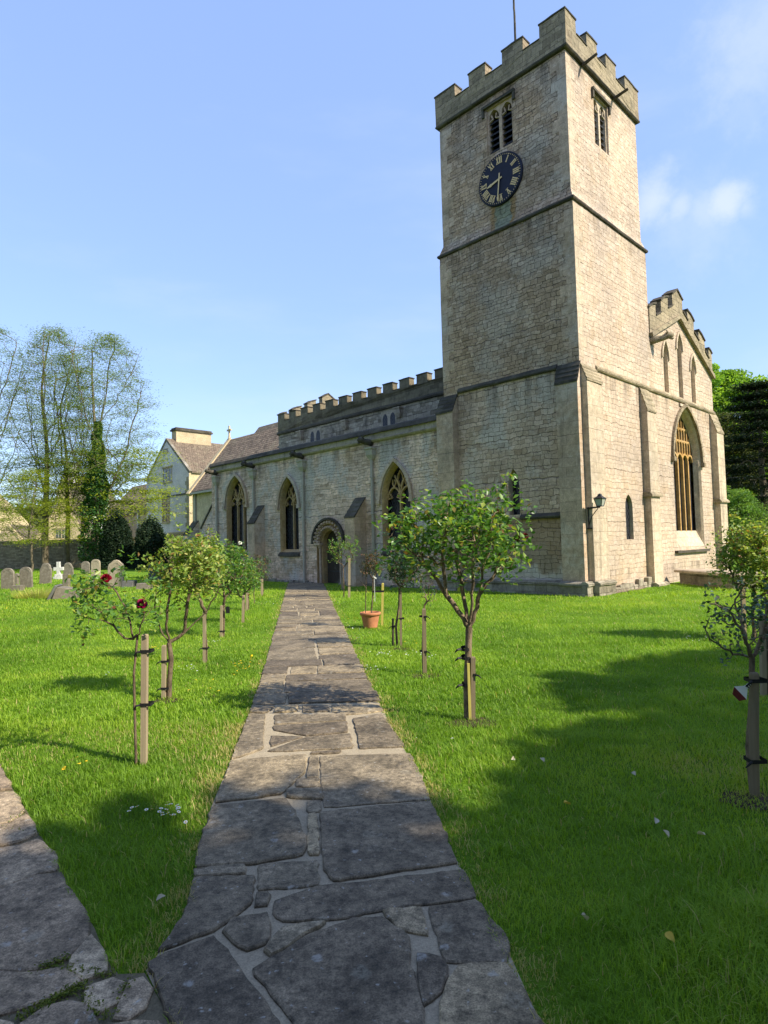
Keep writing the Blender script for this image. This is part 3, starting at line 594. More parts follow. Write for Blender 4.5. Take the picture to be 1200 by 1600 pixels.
# value noise for lawn tufts
LAT = np.random.default_rng(2).random((256, 256))
def vnoise(x, y):
    xi, yi = np.floor(x).astype(int), np.floor(y).astype(int); fx, fy = x-xi, y-yi; fx = fx*fx*(3-2*fx); fy = fy*fy*(3-2*fy)
    g_ = lambda a, b: LAT[a % 256, b % 256]
    return (g_(xi, yi)*(1-fx)+g_(xi+1, yi)*fx)*(1-fy)+(g_(xi, yi+1)*(1-fx)+g_(xi+1, yi+1)*fx)*fy
def lawn():
    rng = np.random.default_rng(21); Vs = []; Fs = []; Rs = []; b = 0
    for (ya, yb, dens, hgt, wid) in ((.9, 3.2, 8500, .045, .0034), (3.2, 6, 5200, .045, .0046), (6, 10, 2300, .045, .0072), (10, 17, 800, .048, .012), (17, 30, 200, .06, .024), (30, 62, 55, .075, .05)):
        xa, xb = -.78*yb-2.4, .78*yb+2.4; n = int(dens*(xb-xa)*(yb-ya)); x = rng.uniform(xa, xb, n); y = rng.uniform(ya, yb, n)
        k = (np.abs(x) < .78*y+2.4); x, y = x[k], y[k]
        e = (vnoise(x*9, y*9)-.5)*.06
        inp = (x > xl(y)+.012+e) & (x < xr(y)-.012-e) & (y < 28.6)
        inp |= inpoly(x+e, y, P2); inp |= inpoly(x, y, strip)
        q = np.stack([x-CX, y-CY], 1); lx = q@TV[:2]; ly = q@UV_[:2]
        inp |= (lx > -.32) & (ly > -.36)
        x, y = x[~inp], y[~inp]; n = len(x)
        tuft = vnoise(x*1.3+7, y*1.3)*.5+vnoise(x*3.3, y*3.3+3)*.35+vnoise(x*8, y*8)*.25; patch = vnoise(x*.55+40, y*.55+9)
        edge = np.minimum(np.abs(x-xl(y)), np.abs(x-xr(y)))
        h = hgt*(.34+2.2*np.clip(tuft-.28, 0, 1)**1.5+.35*rng.random(n)); h *= np.where(rng.random(n) < .05, 1.7, 1.)
        tall = np.clip(1-np.hypot(x+1.25, y-4.4)/.9, 0, 1)+np.clip(1-np.hypot(x-1.25, y-2.2)/1., 0, 1)*1.2+np.clip(1-np.hypot(x+1.0, y-3.2)/.5, 0, 1)*.5
        h *= 1+.9*tall; h *= np.clip(.55+edge*2.4, .55, 1.)
        ww = wid*(.7+.7*rng.random(n)); az = rng.uniform(0, 2*PI, n)+3*vnoise(x*1.1, y*1.1+50); lean = h*(.35+.75*rng.random(n))*(1+.4*(tuft-.5))
        dx, dy = np.cos(az), np.sin(az); sx, sy = -dy*ww/2, dx*ww/2
        P = np.stack([x, y, np.zeros(n)], 1); Sd = np.stack([sx, sy, np.zeros(n)], 1); Ld = np.stack([dx*lean, dy*lean, np.zeros(n)], 1); Up = np.stack([np.zeros(n), np.zeros(n), h], 1)
        near_ = ya < 9
        if near_:
            V = np.stack([P-Sd, P+Sd, P+Ld*.3+Up*.6+Sd*.8, P+Ld*.3+Up*.6-Sd*.8, P+Ld+Up*.92], 1).reshape(-1, 3)
            FI = (np.arange(n)[:, None]*5+np.array([[0, 1, 2, 0, 2, 3, 3, 2, 4]])).ravel()+b; m_ = 5
        else:
            V = np.stack([P-Sd, P+Sd, P+Ld+Up], 1).reshape(-1, 3); FI = (np.arange(n)[:, None]*3+np.array([[0, 1, 2]])).ravel()+b; m_ = 3
        r = np.clip(.02+.55*vnoise(x*1.7+3, y*1.7)*.7+.3*rng.random(n)+.5*(vnoise(x*.45+40, y*.45+9)-.3)+.25*(vnoise(x*4.5, y*4.5+70)-.5), 0, .92)
        dry = (np.clip(.20-edge, 0, .20)/.20)*1.15*vnoise(x*4, y*4)+np.clip(vnoise(x*.9+90, y*.9)-.72, 0, 1)*1.4*(y < 7)
        r = np.where(rng.random(n) < np.maximum(dry, .025), .95+.05*rng.random(n), r)
        Vs.append(V); Fs.append(FI); Rs.append(np.repeat(r, m_)); b += len(V)
    o = arr_mesh('grass', np.concatenate(Vs), 3, np.concatenate(Fs), 'grass_blade', np.concatenate(Rs)); tag(o, 'short green lawn grass round the path', 'grass', kind='stuff')
lawn()
# moss and weeds in the joints of the side path
rng = np.random.default_rng(31); P = []
for a, b, n in (((100, 1520), (175, 1530), 260), ((30, 1598), (128, 1545), 420), ((128, 1545), (146, 1580), 120), ((146, 1578), (152, 1588), 60), ((60, 1522), (108, 1500), 160), ((14, 1288), (40, 1272), 60), ((190, 1570), (200, 1538), 90), ((0, 1296), (60, 1306), 60), ((150, 1595), (180, 1592), 60)):
    A, B = gnd(*a), gnd(*b); f = rng.random(n)[:, None]; q = A+(B-A)*f; q[:, :2] += rng.normal(size=(n, 2))*.014; q[:, 2] = .012+rng.random(n)*.014; P.append(q)
tag(leaves('moss', np.concatenate(P), .008+.008*rng.random(sum(map(len, P))), 'moss', rng, up=.6), 'green moss in the joints of the side path', 'moss', kind='stuff')
# ------------------------------------------------------------------ the church
church = empty('church', tuple(C0), 'limestone parish church with square clock tower and battlemented nave', 'church', rz=PHI)
mN = lambda s, z, d: (d, s, z)
mW = lambda s, z, d: (s, d, z)
def arch(c, w, sill, spring, apex, n=10, off=0., sill_off=0.):
    W = w+off; h = apex-spring+off*1.25; R = (W*W+h*h)/(2*W); a0 = math.asin(min(1, h/R)) if R >= W else PI-math.asin(min(1, h/R))
    a0 = math.atan2(h, -(W-R)) if False else math.acos(max(-1, min(1, (R-W)/R)))
    right = [(c+W-R+R*math.cos(a0*i/n), spring+R*math.sin(a0*i/n)) for i in range(n+1)]
    left = [(2*c-p[0], p[1]) for p in right[::-1]][1:]
    return [(c-W, sill-sill_off), (c+W, sill-sill_off)]+right+left
def arc_top(c, w, spring, apex, n=10, off=0.): return arch(c, w, spring, spring, apex, n, off)[2:]
def quarter(c, w, spring, apex, n=8): return arch(c, w, spring, spring, apex, n)[2:3+n]
def window(name, mp, c, w, sill, spring, apex, recess, splay, lights, hood=True, frame='window_stone', trac='window_stone', glass='leaded_glass', hoodm='ashlar', parent=None, splay_sill=.16, label=None, transom=False, trac_w=.07):
    par = parent or church
    o_ = arch(c, w, sill, spring, apex); i_ = arch(c, w-splay, sill+splay_sill, spring, apex-splay*1.35); m_ = arch(c, w-splay*.45, sill+splay_sill*.3, spring, apex-splay*.55)
    mb = MB(); mb.bridge([mp(*p, 0) for p in o_], [mp(*p, recess*.3) for p in m_]); mb.bridge([mp(*p, recess*.3) for p in m_], [mp(*p, recess) for p in i_])
    win = mb.build(name, frame, par)
    if label: win['label'] = label
    W = w-splay; zb = sill+splay_sill
    gl = MB(); gl.face_holes(arch(c, W+.02, zb-.02, spring, apex-splay*1.35+.02), [], mp, recess+.10); gl.build('glass', glass, win)
    tr = MB(); d0, d1 = recess-.02, recess+.09; tw = trac_w
    lw = 2*W/lights; ai = apex-splay*1.35; hz = spring+ (lw*.62 if lights < 4 else lw*.5)
    ls = spring-.02 if lights < 4 else spring
    for k in range(1, lights): tr.sweep([(c-W+k*lw, zb-.02), (c-W+k*lw, ls+.02)], tw, d0, d1, mp)
    for k in range(lights):
        cc = c-W+(k+.5)*lw; tr.sweep(arc_top(cc, lw/2, ls, hz, 6), tw*.85, d0+.01, d1-.005, mp)
        if lights < 4:        # little cusps
            for sg in (-1, 1): tr.sweep([(cc+sg*lw*.48, ls+.0), (cc+sg*lw*.2, ls+.05), (cc+sg*lw*.34, ls+lw*.3)], tw*.6, d0+.02, d1-.01, mp)
    R = (W*W+(ai-spring)**2)/(2*W)
    def inside(p): 
        x, z = p; 
        if z < spring: return abs(x-c) < W
        return math.hypot(x-(c+W-R), z-spring) < R-.005 and math.hypot(x-(c-W+R), z-spring) < R-.005
    if lights < 4:
        for k in range(1, lights):
            x0 = c-W+k*lw
            for sg in (-1, 1):          # intersecting bars that spring from each mullion
                pts = []; 
                for i in range(16):
                    a = i/15*1.25; p = (x0+sg*(-R+R*math.cos(a))*1.0, ls+R*math.sin(a))
                    if not inside(p): break
                    pts.append(p)
                if len(pts) > 1: tr.sweep(pts, tw*.8, d0+.012, d1-.012, mp)
        zc = spring+(ai-spring)*.62
        for sg in (-1, 1):              # soufflet in the head
            tr.sweep([(c, zc-.34), (c+sg*.15, zc-.08), (c+sg*.12, zc+.10), (c, zc+.30)], tw*.6, d0+.02, d1-.02, mp)
            for k in range(lights):
                cc = c-W+(k+.5)*lw; q = [(cc, hz), (cc+sg*.09, hz+.16), (cc+sg*.05, hz+.3)]
                if all(inside(p) for p in q): tr.sweep(q, tw*.55, d0+.02, d1-.02, mp)
    else:                               # panel tracery
        for k in range(2*lights):
            x0 = c-W+k*lw/2
            if k % 2 == 1:
                zt = hz
            else: zt = ls
            top = zt; z = zt
            while z < ai and inside((x0, z)): top = z; z += .03
            if k: tr.sweep([(x0, zt-.02), (x0, top)], tw*.6, d0+.01, d1-.012, mp)
        for zz in (spring+(ai-spring)*.42, spring+(ai-spring)*.68):
            x = c
            while inside((x, zz)): x += .02
            ww = x-c; tr.sweep([(c-ww, zz), (c+ww, zz)], tw*.6, d0+.015, d1-.02, mp)
            k = -lights
            x0 = c-W
            while x0 < c+W-.05:
                if inside((x0, zz)) and inside((x0+lw/2, zz)): tr.sweep(arc_top(x0+lw/4, lw/4, zz-.16, zz-.02, 4), tw*.5, d0+.02, d1-.02, mp)
                x0 += lw/2
        if transom: tr.sweep([(c-W, zb+(spring-zb)*.5), (c+W, zb+(spring-zb)*.5)], tw, d0+.01, d1, mp)
    tr.build('tracery', trac, win)
    if hood:
        hb = MB(); hb.sweep(arc_top(c, w, spring-.05, apex, 12, .09), .13, -.10, .0, mp)
        for sg in (-1, 1): hb.prism([(c+sg*(w+.02), spring-.20), (c+sg*(w+.2), spring-.20), (c+sg*(w+.2), spring-.03), (c+sg*(w+.02), spring-.03)][::sg], mp, -.14, 0.)
        hb.build('hood_mould', hoodm, win)
    return win, o_
def ring(x0, x1, y0, y1, o, z): return [(x0-o, y0-o, z), (x1+o, y0-o, z), (x1+o, y1+o, z), (x0-o, y1+o, z)]

TW = 5.2; IN = .1
# --- tower walls: stage faces with window holes
lanN = arch(2.42, .2, 2.47, 3.45, 3.95, 6); lanW = arch(2.92, .27, 1.6, 2.65, 3.06, 6)
mb = MB()
mb.face_holes([(0, -.6), (TW, -.6), (TW, 6.85), (0, 6.85)], [lanN], mN, 0)
mb.add([(TW, TW, -.6), (0, TW, -.6), (0, TW, 6.85), (TW, TW, 6.85)], [(0, 1, 2, 3)])
mb.build('tower_base', 'rubble_tower_low', church)
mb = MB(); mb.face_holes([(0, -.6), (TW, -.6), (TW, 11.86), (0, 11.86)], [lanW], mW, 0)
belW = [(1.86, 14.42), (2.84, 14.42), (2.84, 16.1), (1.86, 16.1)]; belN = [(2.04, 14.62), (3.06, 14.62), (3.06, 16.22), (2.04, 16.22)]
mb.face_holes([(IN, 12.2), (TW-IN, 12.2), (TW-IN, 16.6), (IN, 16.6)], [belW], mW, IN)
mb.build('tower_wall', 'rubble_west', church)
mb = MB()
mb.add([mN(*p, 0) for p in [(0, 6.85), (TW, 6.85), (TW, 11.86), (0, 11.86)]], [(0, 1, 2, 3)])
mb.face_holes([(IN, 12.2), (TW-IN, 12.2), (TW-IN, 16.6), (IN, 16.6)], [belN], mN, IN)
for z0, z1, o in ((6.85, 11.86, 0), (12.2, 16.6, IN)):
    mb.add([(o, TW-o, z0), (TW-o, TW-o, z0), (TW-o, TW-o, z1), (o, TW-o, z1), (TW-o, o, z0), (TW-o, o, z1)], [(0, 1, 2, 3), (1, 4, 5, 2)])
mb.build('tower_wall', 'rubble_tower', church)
mb = MB(); mb.add(ring(0, TW, 0, TW, -.3, 16.95), [(0, 1, 2, 3)]); mb.build('tower_roof', 'lead_grey', church)
# quoins: dressed stones on the corners, 3 mm proud
qa, qb, qc, qd, qe = (MB() for _ in range(5)); z = .5; k = 0
while z < 16.3:
    o = 0 if z < 11.8 else IN
    if not (11.52 < z < 12.25 or 6.5 < z < 7.05):
        a, b = ((.52, .30), (.30, .52))[k % 2]
        if z > 7.0: (qa if z < 11.7 else qb).box(o-.006, o-.001, o-.006, o+a, z, z+.325)
        (qc if z < 6.9 else qd if z < 11.7 else qe).box(o-.006, o-.001, TW-o-a, TW-o+.006, z, z+.325)
    z += .325; k += 1
for mb in (qa, qb, qc, qd, qe): mb.build('quoin', 'ashlar', church)
mb = MB(); mb2 = MB(); z = 7.06; k = 0
while z < 16.3:
    o = 0 if z < 11.8 else IN
    if not (11.52 < z < 12.25): (mb if z < 11.7 else mb2).box(o, o+((.30, .52)[k % 2]), o-.006, o-.001, z, z+.325)
    z += .325; k += 1
mb.build('quoin', 'ashlar_west', church); mb2.build('quoin', 'ashlar_west', church)
# string courses
def string(prof, name='string_course', mat='coping_dark', x0=0, x1=TW, y0=0, y1=TW):
    mb = MB(); mb.rings([ring(x0, x1, y0, y1, o, z) for o, z in prof]); return mb.build(name, mat, church)
string([(-.02, 11.80), (.05, 11.81), (.075, 11.85), (.065, 11.90), (.0, 11.95), (-.02, 11.95)])
for mat, q in (('rubble_tower', [(-.004, -.004, 11.94), (-.004, TW+.004, 11.94), (IN-.002, TW-IN, 12.24), (IN-.002, IN, 12.24)]), ('rubble_west', [(-.004, -.004, 11.94), (TW+.004, -.004, 11.94), (TW-IN, IN-.002, 12.24), (IN, IN-.002, 12.24)])):
    mb = MB(); mb.add(q, [(0, 1, 2, 3)]); mb.build('weathered_offset', mat, church)
mb = MB(); mb.add([(TW+.004, -.004, 11.94), (TW+.004, TW+.004, 11.94), (TW-IN, TW-IN, 12.24), (TW-IN, IN, 12.24), (-.004, TW+.004, 11.94), (IN, TW-IN, 12.24)], [(0, 1, 2, 3), (1, 4, 5, 2)]); mb.build('weathered_offset', 'rubble_tower', church)
string([(-.12, 16.60), (-.01, 16.61), (.025, 16.65), (.02, 16.69), (-.04, 16.74)])
mb = MB()      # the lower string runs along both faces and on across the west gable
pr = [(.02, 6.78), (-.05, 6.79), (-.075, 6.83), (-.065, 6.88), (.02, 7.0)]
mb.prism([(d, z) for d, z in pr], lambda d, z, s: (d, s, z), .72, 4.55); mb.build('string_course', 'coping_dark', church)
mb = MB(); mb.prism([(d, z) for d, z in pr], lambda d, z, s: (s, d, z), 1.0, 11.6); mb.build('string_course', 'parapet_west', church)
# parapet
Nm = [(0, .89), (1.5, 2.3), (2.97, 3.67), (4.28, TW)]; Wm = [(.0, .66), (1.36, 2.05), (2.67, 3.40), (4.10, TW)]
def cren(s0, s1, mer, z0, zl, zh):
    top = []; out = [(s0, z0), (s1, z0)]
    for a, b in reversed(mer):
        a, b = max(a, s0), min(b, s1)
        if b < s1-1e-3 : top += [(b, zl), (b, zh)]
        else: top += [(b, zh)]
        if a > s0+1e-3: top += [(a, zh), (a, zl)]
        else: top += [(a, zh)]
    return out+top
def copes(mb, s0, s1, mer, zl, zh, mp, d0, d1, t=.05, o=.025):
    for a, b in mer: mb.prism([(max(a, s0)-o, zh), (min(b, s1)+o, zh), (min(b, s1)+o, zh+t*.9), ((a+b)/2, zh+t), (max(a, s0)-o, zh+t*.9)], mp, d0-o, d1+o)
    e = [s0]+[v for m_ in mer for v in m_]+[s1]
    for a, b in zip(e[0::2], e[1::2]):
        if b-a > .1: mb.prism([(a+.002, zl), (b-.002, zl), (b-.002, zl+t*.6), (a+.002, zl+t*.6)], mp, d0-o, d1+o)
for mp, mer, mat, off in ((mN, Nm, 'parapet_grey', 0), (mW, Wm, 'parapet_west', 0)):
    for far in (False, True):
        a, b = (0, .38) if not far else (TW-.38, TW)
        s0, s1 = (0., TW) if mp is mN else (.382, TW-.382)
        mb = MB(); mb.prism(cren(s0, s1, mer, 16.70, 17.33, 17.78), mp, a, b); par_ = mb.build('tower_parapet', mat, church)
        mb = MB(); copes(mb, s0, s1, mer, 17.33, 17.78, mp, a, b); mb.build('coping', 'coping_dark', par_)
# face the corner merlon of the sunny side with its own stone
mb = MB(); mb.add([(0.0, -.002, 16.71), (.382, -.002, 16.71), (.382, -.002, 17.775), (0, -.002, 17.775)], [(0, 1, 2, 3)]); mb.build('corner_facing', 'parapet_west', church)
# belfry openings
def belfry(mp, c0, c1, z0, z1, o, lw, name='belfry_window'):
    fr = MB(); w_ = (c1-c0); c = (c0+c1)/2; hh = w_/4
    outer = [(c0, z0), (c1, z0), (c1, z1), (c0, z1)]
    L = [arch(c+sg*w_/4, w_/4-.055, z0+.06, z1-.34, z1-.06, 6) for sg in (-1, 1)]
    fr.face_holes(outer, L, mp, o+.07)
    fr.bridge([mp(*p, o) for p in outer], [mp(*p, o+.07) for p in outer])
    for l in L: fr.bridge([mp(*p, o+.07) for p in l], [mp(*p, o+.32) for p in l])
    f = fr.build(name, lw, church)
    bk = MB(); bk.add([mp(*p, o+.55) for p in outer], [(0, 1, 2, 3)]); bk.build('dark_interior', 'void_dark', f)
    for sg in (-1, 1):
        n = 6
        for i in range(n):
            zz = z0+.12+i*(z1-z0-.42)/n; s0, s1 = c+sg*w_/4-w_/4+.055, c+sg*w_/4+w_/4-.055
            lv = MB(); lv.add([mp(s0, zz, o+.12), mp(s1, zz, o+.12), mp(s1, zz+.2, o+.31), mp(s0, zz+.2, o+.31), mp(s0, zz+.03, o+.12), mp(s1, zz+.03, o+.12), mp(s1, zz+.23, o+.31), mp(s0, zz+.23, o+.31)], [(0, 1, 2, 3), (4, 5, 6, 7), (0, 1, 5, 4), (2, 3, 7, 6)]); lv.build('louvre', 'louvre_slate', f)
        tb = MB()
        cc = c+sg*w_/4
        for s2 in (-1, 1): tb.sweep([(cc+s2*(w_/4-.06), z1-.40), (cc+s2*.06, z1-.36), (cc+s2*.10, z1-.2)], .04, o+.08, o+.14, mp)
        tb.build('cusping', lw, f)
    lb = MB(); lb.prism([(c0-.14, z1+.04), (c1+.14, z1+.04), (c1+.14, z1+.13), (c0-.14, z1+.13)], mp, o-.09, o)
    for a in (c0-.14, c1+.06): lb.prism([(a, z1-.22), (a+.08, z1-.22), (a+.08, z1+.038), (a, z1+.038)], mp, o-.07, o)
    lb.build('label_mould', 'coping_dark', f)
belfry(mN, 2.04, 3.06, 14.62, 16.22, IN, 'ashlar'); belfry(mW, 1.86, 2.84, 14.42, 16.1, IN, 'ashlar_west')
# lancets
for mp, l_, d_, mat in ((mN, lanN, .26, 'ashlar'), (mW, lanW, .14, 'ashlar_west')):
    mb = MB(); mb.bridge([mp(*p, 0) for p in l_], [mp(*p, d_) for p in l_]); 
    c = sum(p[0] for p in l_)/len(l_); big = [(c+(p[0]-c)*1.45, p[1]+(.1 if p[1] > 3 else (-.1 if p[1] < 2.6 else 0))) for p in l_]
    lan = mb.build('lancet_window', mat, church); gl = MB(); gl.face_holes(l_, [], mp, d_-.02); gl.build('glass', 'leaded_glass', lan)
# clock
cl = empty('clock', (IN-.06, 2.56, 13.59)); cl.parent = church
def disc(r, d, n=48): return [(d, -r*math.cos(a), r*math.sin(a)) for a in np.linspace(0, 2*PI, n, endpoint=False)]
mb = MB(); mb.rings([disc(.86, .06), disc(.86, .0), disc(.83, -.02), disc(.83, -.012), disc(.02, -.012)]); mb.build('dial', 'clock_blue', cl)
mk = MB()
def on_dial(ang, r0, r1, w0, w1=None, off=0., lean=0.):
    """bar on the dial from radius r0 to r1; angle clockwise from twelve; off shifts sideways"""
    w1 = w0 if w1 is None else w1; sa, ca = math.sin(ang), math.cos(ang)
    def P(r, s, d): x = sa*r+ca*s; z = ca*r-sa*s; return (d, -x, z)
    o0, o1 = off, off+lean
    q = [(r0, o0-w0/2), (r0, o0+w0/2), (r1, o1+w1/2), (r1, o1-w1/2)]
    vs = [P(r, s, -.016) for r, s in q]+[P(r, s, -.026) for r, s in q]
    mk.add(vs, [(4, 5, 6, 7), (0, 1, 5, 4), (1, 2, 6, 5), (2, 3, 7, 6), (3, 0, 4, 7)])
NUM = ['XII', 'I', 'II', 'III', 'IIII', 'V', 'VI', 'VII', 'VIII', 'IX', 'X', 'XI']
for h_, s_ in enumerate(NUM):
    mk = MB(); ang = h_*PI/6; wd = {'I': .062, 'V': .12, 'X': .12}; tot = sum(wd[c] for c in s_); x = -tot/2
    for c in s_:
        cx = x+wd[c]/2; r0, r1 = .53, .73
        if c == 'I': on_dial(ang, r0, r1, .036, off=cx)
        if c == 'V': on_dial(ang, r0, r1, .03, .036, off=cx, lean=-.04); on_dial(ang, r0, r1, .02, .024, off=cx, lean=.04)
        if c == 'X': on_dial(ang, r0, r1, .036, off=cx+.038, lean=-.076); on_dial(ang, r0, r1, .02, off=cx-.038, lean=.076)
        on_dial(ang, r0-.008, r0+.008, wd[c]*.85, off=cx); on_dial(ang, r1-.008, r1+.008, wd[c]*.85, off=cx)
        x += wd[c]
    mk.build('numeral', 'gold_leaf', cl)
mk = MB()
for i in range(60): on_dial(i*PI/30, .765, .80, .014 if i % 5 else .03)
o_ = mk.build('minute_marks', 'gold_leaf', cl); o_['kind'] = 'stuff'
mk = MB(); a = math.radians(256); mk2 = mk
on_dial(a, -.1, .34, .05, .07); on_dial(a, .34, .52, .11, .02); mk.build('hour_hand', 'gold_leaf', cl).location = (-.02, 0, 0)
mk = MB(); a = math.radians(187); on_dial(a, -.18, .60, .045, .035); on_dial(a, .60, .74, .08, .015); mk.build('minute_hand', 'gold_leaf', cl).location = (-.035, 0, 0)
# waterspouts on the sunny parapet
for b in (1.08, 3.27):
    mb = MB(); mb.tube([(b, .05, 16.58), (b, -.2, 16.62), (b, -.46, 16.66)], [.06, .05, .045], 8); mb.build('waterspout', 'coping_dark', church)
# plinth and angle buttresses
def buttress(mp, s0, s1, p, ztop, zslope, mat, cap='coping_dark', z0=-.5, tiles_=0, cap_top=None, zstr=None, step=0.):
    """stepped buttress against the face plane d=0, projecting p, with a sloped tabled cap"""
    prof = [(0, z0), (-p-step, z0), (-p-step, zstr or z0+.01), (-p, (zstr or z0+.01)+.001), (-p, ztop), (0, zslope)] if step else [(0, z0), (-p, z0), (-p, ztop), (0, zslope)]
    mb = MB(); mb.prism(prof, lambda d, z, s: mp(s, z, d), s0, s1); b = mb.build('buttress', mat, church)
    cp = MB(); n = 4; o = .025
    for i in range(n):
        f0, f1 = i/n, (i+1)/n; d0, d1 = -p*(1-f0), -p*(1-f1); z0_, z1_ = ztop+(zslope-ztop)*f0, ztop+(zslope-ztop)*f1
        cp.prism([(d0-o, z0_-.02), (d1, z1_-.0), (d1, z1_+.05), (d0-o, z0_+.06)], lambda d, z, s: mp(s, z, d), s0-o, s1+o)
    cp.build('cap', cap, b)
    if zstr and not step:
        st = MB(); st.prism([(-p-.08, zstr), (.0, zstr), (.0, zstr+.16), (-p, zstr+.16), (-p-.08, zstr+.06)], lambda d, z, s: mp(s, z, d), s0-.08, s1+.08); st.build('string', 'parapet_west', b)
    return b
buttress(mN, -.012, .70, .20, 6.28, 6.86, 'ashlar'); buttress(mW, .03, .96, .20, 6.32, 6.82, 'ashlar_west', 'parapet_west')
buttress(mN, 4.60, 5.32, .30, 6.15, 6.75, 'ashlar')
def plinth(mp, s0, s1, p, z=.42, mat='plinth'):
    mb = MB(); mb.prism([(0, -.5), (-p-.06, -.5), (-p-.06, z-.14), (-p-.10, z-.12), (-p-.10, z-.06), (-p, z), (0, z)], lambda d, zz, s: mp(s, zz, d), s0, s1); mb.build('plinth', mat, church)
plinth(mN, .73, 4.58, .12); plinth(mN, -.13, .728, .27); plinth(mN, 4.582, 5.40, .36); plinth(mW, -.37, .0, .10, .42); plinth(mW, .002, 1.05, .27)
for i in range(9):      # rough footing stones along the sunny foot
    s = 1.1+i*.34; mb = MB(); mb.box(s, s+.32, -.12-.05*random.random(), .0, -.2, .12+.22*random.random()); mb.build('footing_stone', 'plinth', church, bevel=.02)
mb = MB(); mb.prism([(.02, 2.30), (-.09, 2.31), (-.11, 2.37), (.02, 2.50)], lambda d, z, s: (d, s, z), .71, 2.19); mb.prism([(.02, 2.30), (-.09, 2.31), (-.11, 2.37), (.02, 2.50)], lambda d, z, s: (d, s, z), 2.66, 4.58); mb.build('string_course', 'coping_dark', church)

# --- west gable of the nave
GX0, GX1, GC = 4.3, 11.56, 7.95; ZS, ZA = 8.36, 10.08
gz = lambda s: ZA-(ZA-ZS)*abs(s-GC)/(GX1-GC)
wW, oW = window('west_window', mW, 8.28, 1.44, 1.25, 4.62, 6.62, .27, .10, 5, frame='ashlar_west', trac='window_gold', hoodm='parapet_grey', splay_sill=.62, trac_w=.085, label='tall five-light window with golden stone mullions')
bl = [arch(6.55, .24, 6.95, 8.35, 8.85, 6), arch(7.97, .25, 6.75, 8.9, 9.45, 6), arch(9.33, .24, 6.95, 8.35, 8.85, 6)]
mb = MB(); mb.face_holes([(TW, -.6), (GX1, -.6), (GX1, gz(GX1)), (GC, ZA), (TW, gz(TW))], [oW]+bl, mW, 0)
mb.add([(GX1, 0, -.6), (GX1, 21.6, -.6), (GX1, 21.6, 8.36), (GX1, 0, 8.36)], [(0, 1, 2, 3)])
mb.build('nave_wall', 'rubble_west', church)
for l_ in bl:
    c = sum(p[0] for p in l_)/len(l_); mb = MB(); mb.bridge([mW(*p, 0) for p in l_], [mW(*p, .14) for p in l_]); mb.face_holes(l_, [], mW, .14); b = mb.build('blind_lancet', 'ashlar_west', church)
    hb = MB(); ap = max(p[1] for p in l_); sp = ap-.52; hb.sweep(arc_top(c, .25, sp-.1, ap, 6, .08), .09, -.06, 0, mW); hb.build('hood_mould', 'ashlar_west', b); hb = MB(); hb.prism([(c-.26, min(p[1] for p in l_)-.12), (c+.26, min(p[1] for p in l_)-.12), (c+.26, min(p[1] for p in l_)-.02), (c-.26, min(p[1] for p in l_)-.02)], mW, -.05, 0); hb.build('sill', 'ashlar_west', b)
def gable_parapet(y0, y1, mat):
    ms = [(TW if y0 < 5 else GX0, 5.78), (6.28, 6.95), (7.46, 8.44), (8.95, 9.62), (10.12, 10.80), (11.24, GX1+.05)]
    if y0 > 5: ms[0] = (GX0, 4.7); ms.insert(1, (5.15, 5.8))
    s0, s1 = ms[0][0], GX1+.05; zl = lambda s: gz(min(s, GX1))+.62; zh = lambda s: gz(min(s, GX1))+1.10
    out = [(s0, gz(s0)+.1), (GC, ZA+.1), (s1, gz(GX1)+.1)]; top = []
    for a, b in reversed(ms):
        if b < s1-1e-3: top.append((b, zl(b)))
        top.append((b, zh(b)-.05))
        if a < GC < b: top.append((GC, ZA+1.12))
        else: top.append(((a+b)/2, zh((a+b)/2)))
        top.append((a, zh(a)-.05))
        if a > s0+1e-3: top.append((a, zl(a)))
    mb = MB(); mb.prism(out+top, mW, y0, y1); p = mb.build('gable_parapet', mat, church)
    cp = MB()
    for a, b in ms:
        cp.sweep([(a-.03, zh(a)-.02), ((a+b)/2 if not a < GC < b else GC, (zh((a+b)/2)+.03) if not a < GC < b else ZA+1.15), (b+.03, zh(b)-.02)], .07, y0-.04, y1+.04, mW)
    for (a, b), (c, d) in zip(ms, ms[1:]): cp.sweep([(b, zl(b)+.02), (c, zl(c)+.02)], .05, y0-.04, y1+.04, mW)
    cp.build('coping', 'coping_dark', p); return p
gable_parapet(-.04, .30, 'parapet_west'); gable_parapet(21.25, 21.58, 'parapet_west')
mb = MB(); pts = [(TW, gz(TW)+.05), (GC, ZA+.05), (GX1+.06, gz(GX1)+.02)]; mb.sweep(pts, .15, -.14, 0, mW); mb.build('string_course', 'parapet_west', church)
buttress(mW, 4.12, 4.86, .24, 5.95, 6.78, 'ashlar_west', 'parapet_west', zstr=3.02); buttress(mW, 11.02, 11.86, .26, 5.95, 6.78, 'ashlar_west', 'parapet_west', zstr=3.02)
plinth(mW, 4.05, 4.93, .30, .14); 
mb = MB(); mb.prism([(6.6, 1.04), (9.95, 1.04), (9.95, 1.13), (6.6, 1.13)], mW, -.12, 0); mb.build('window_sill', 'coping_dark', church)
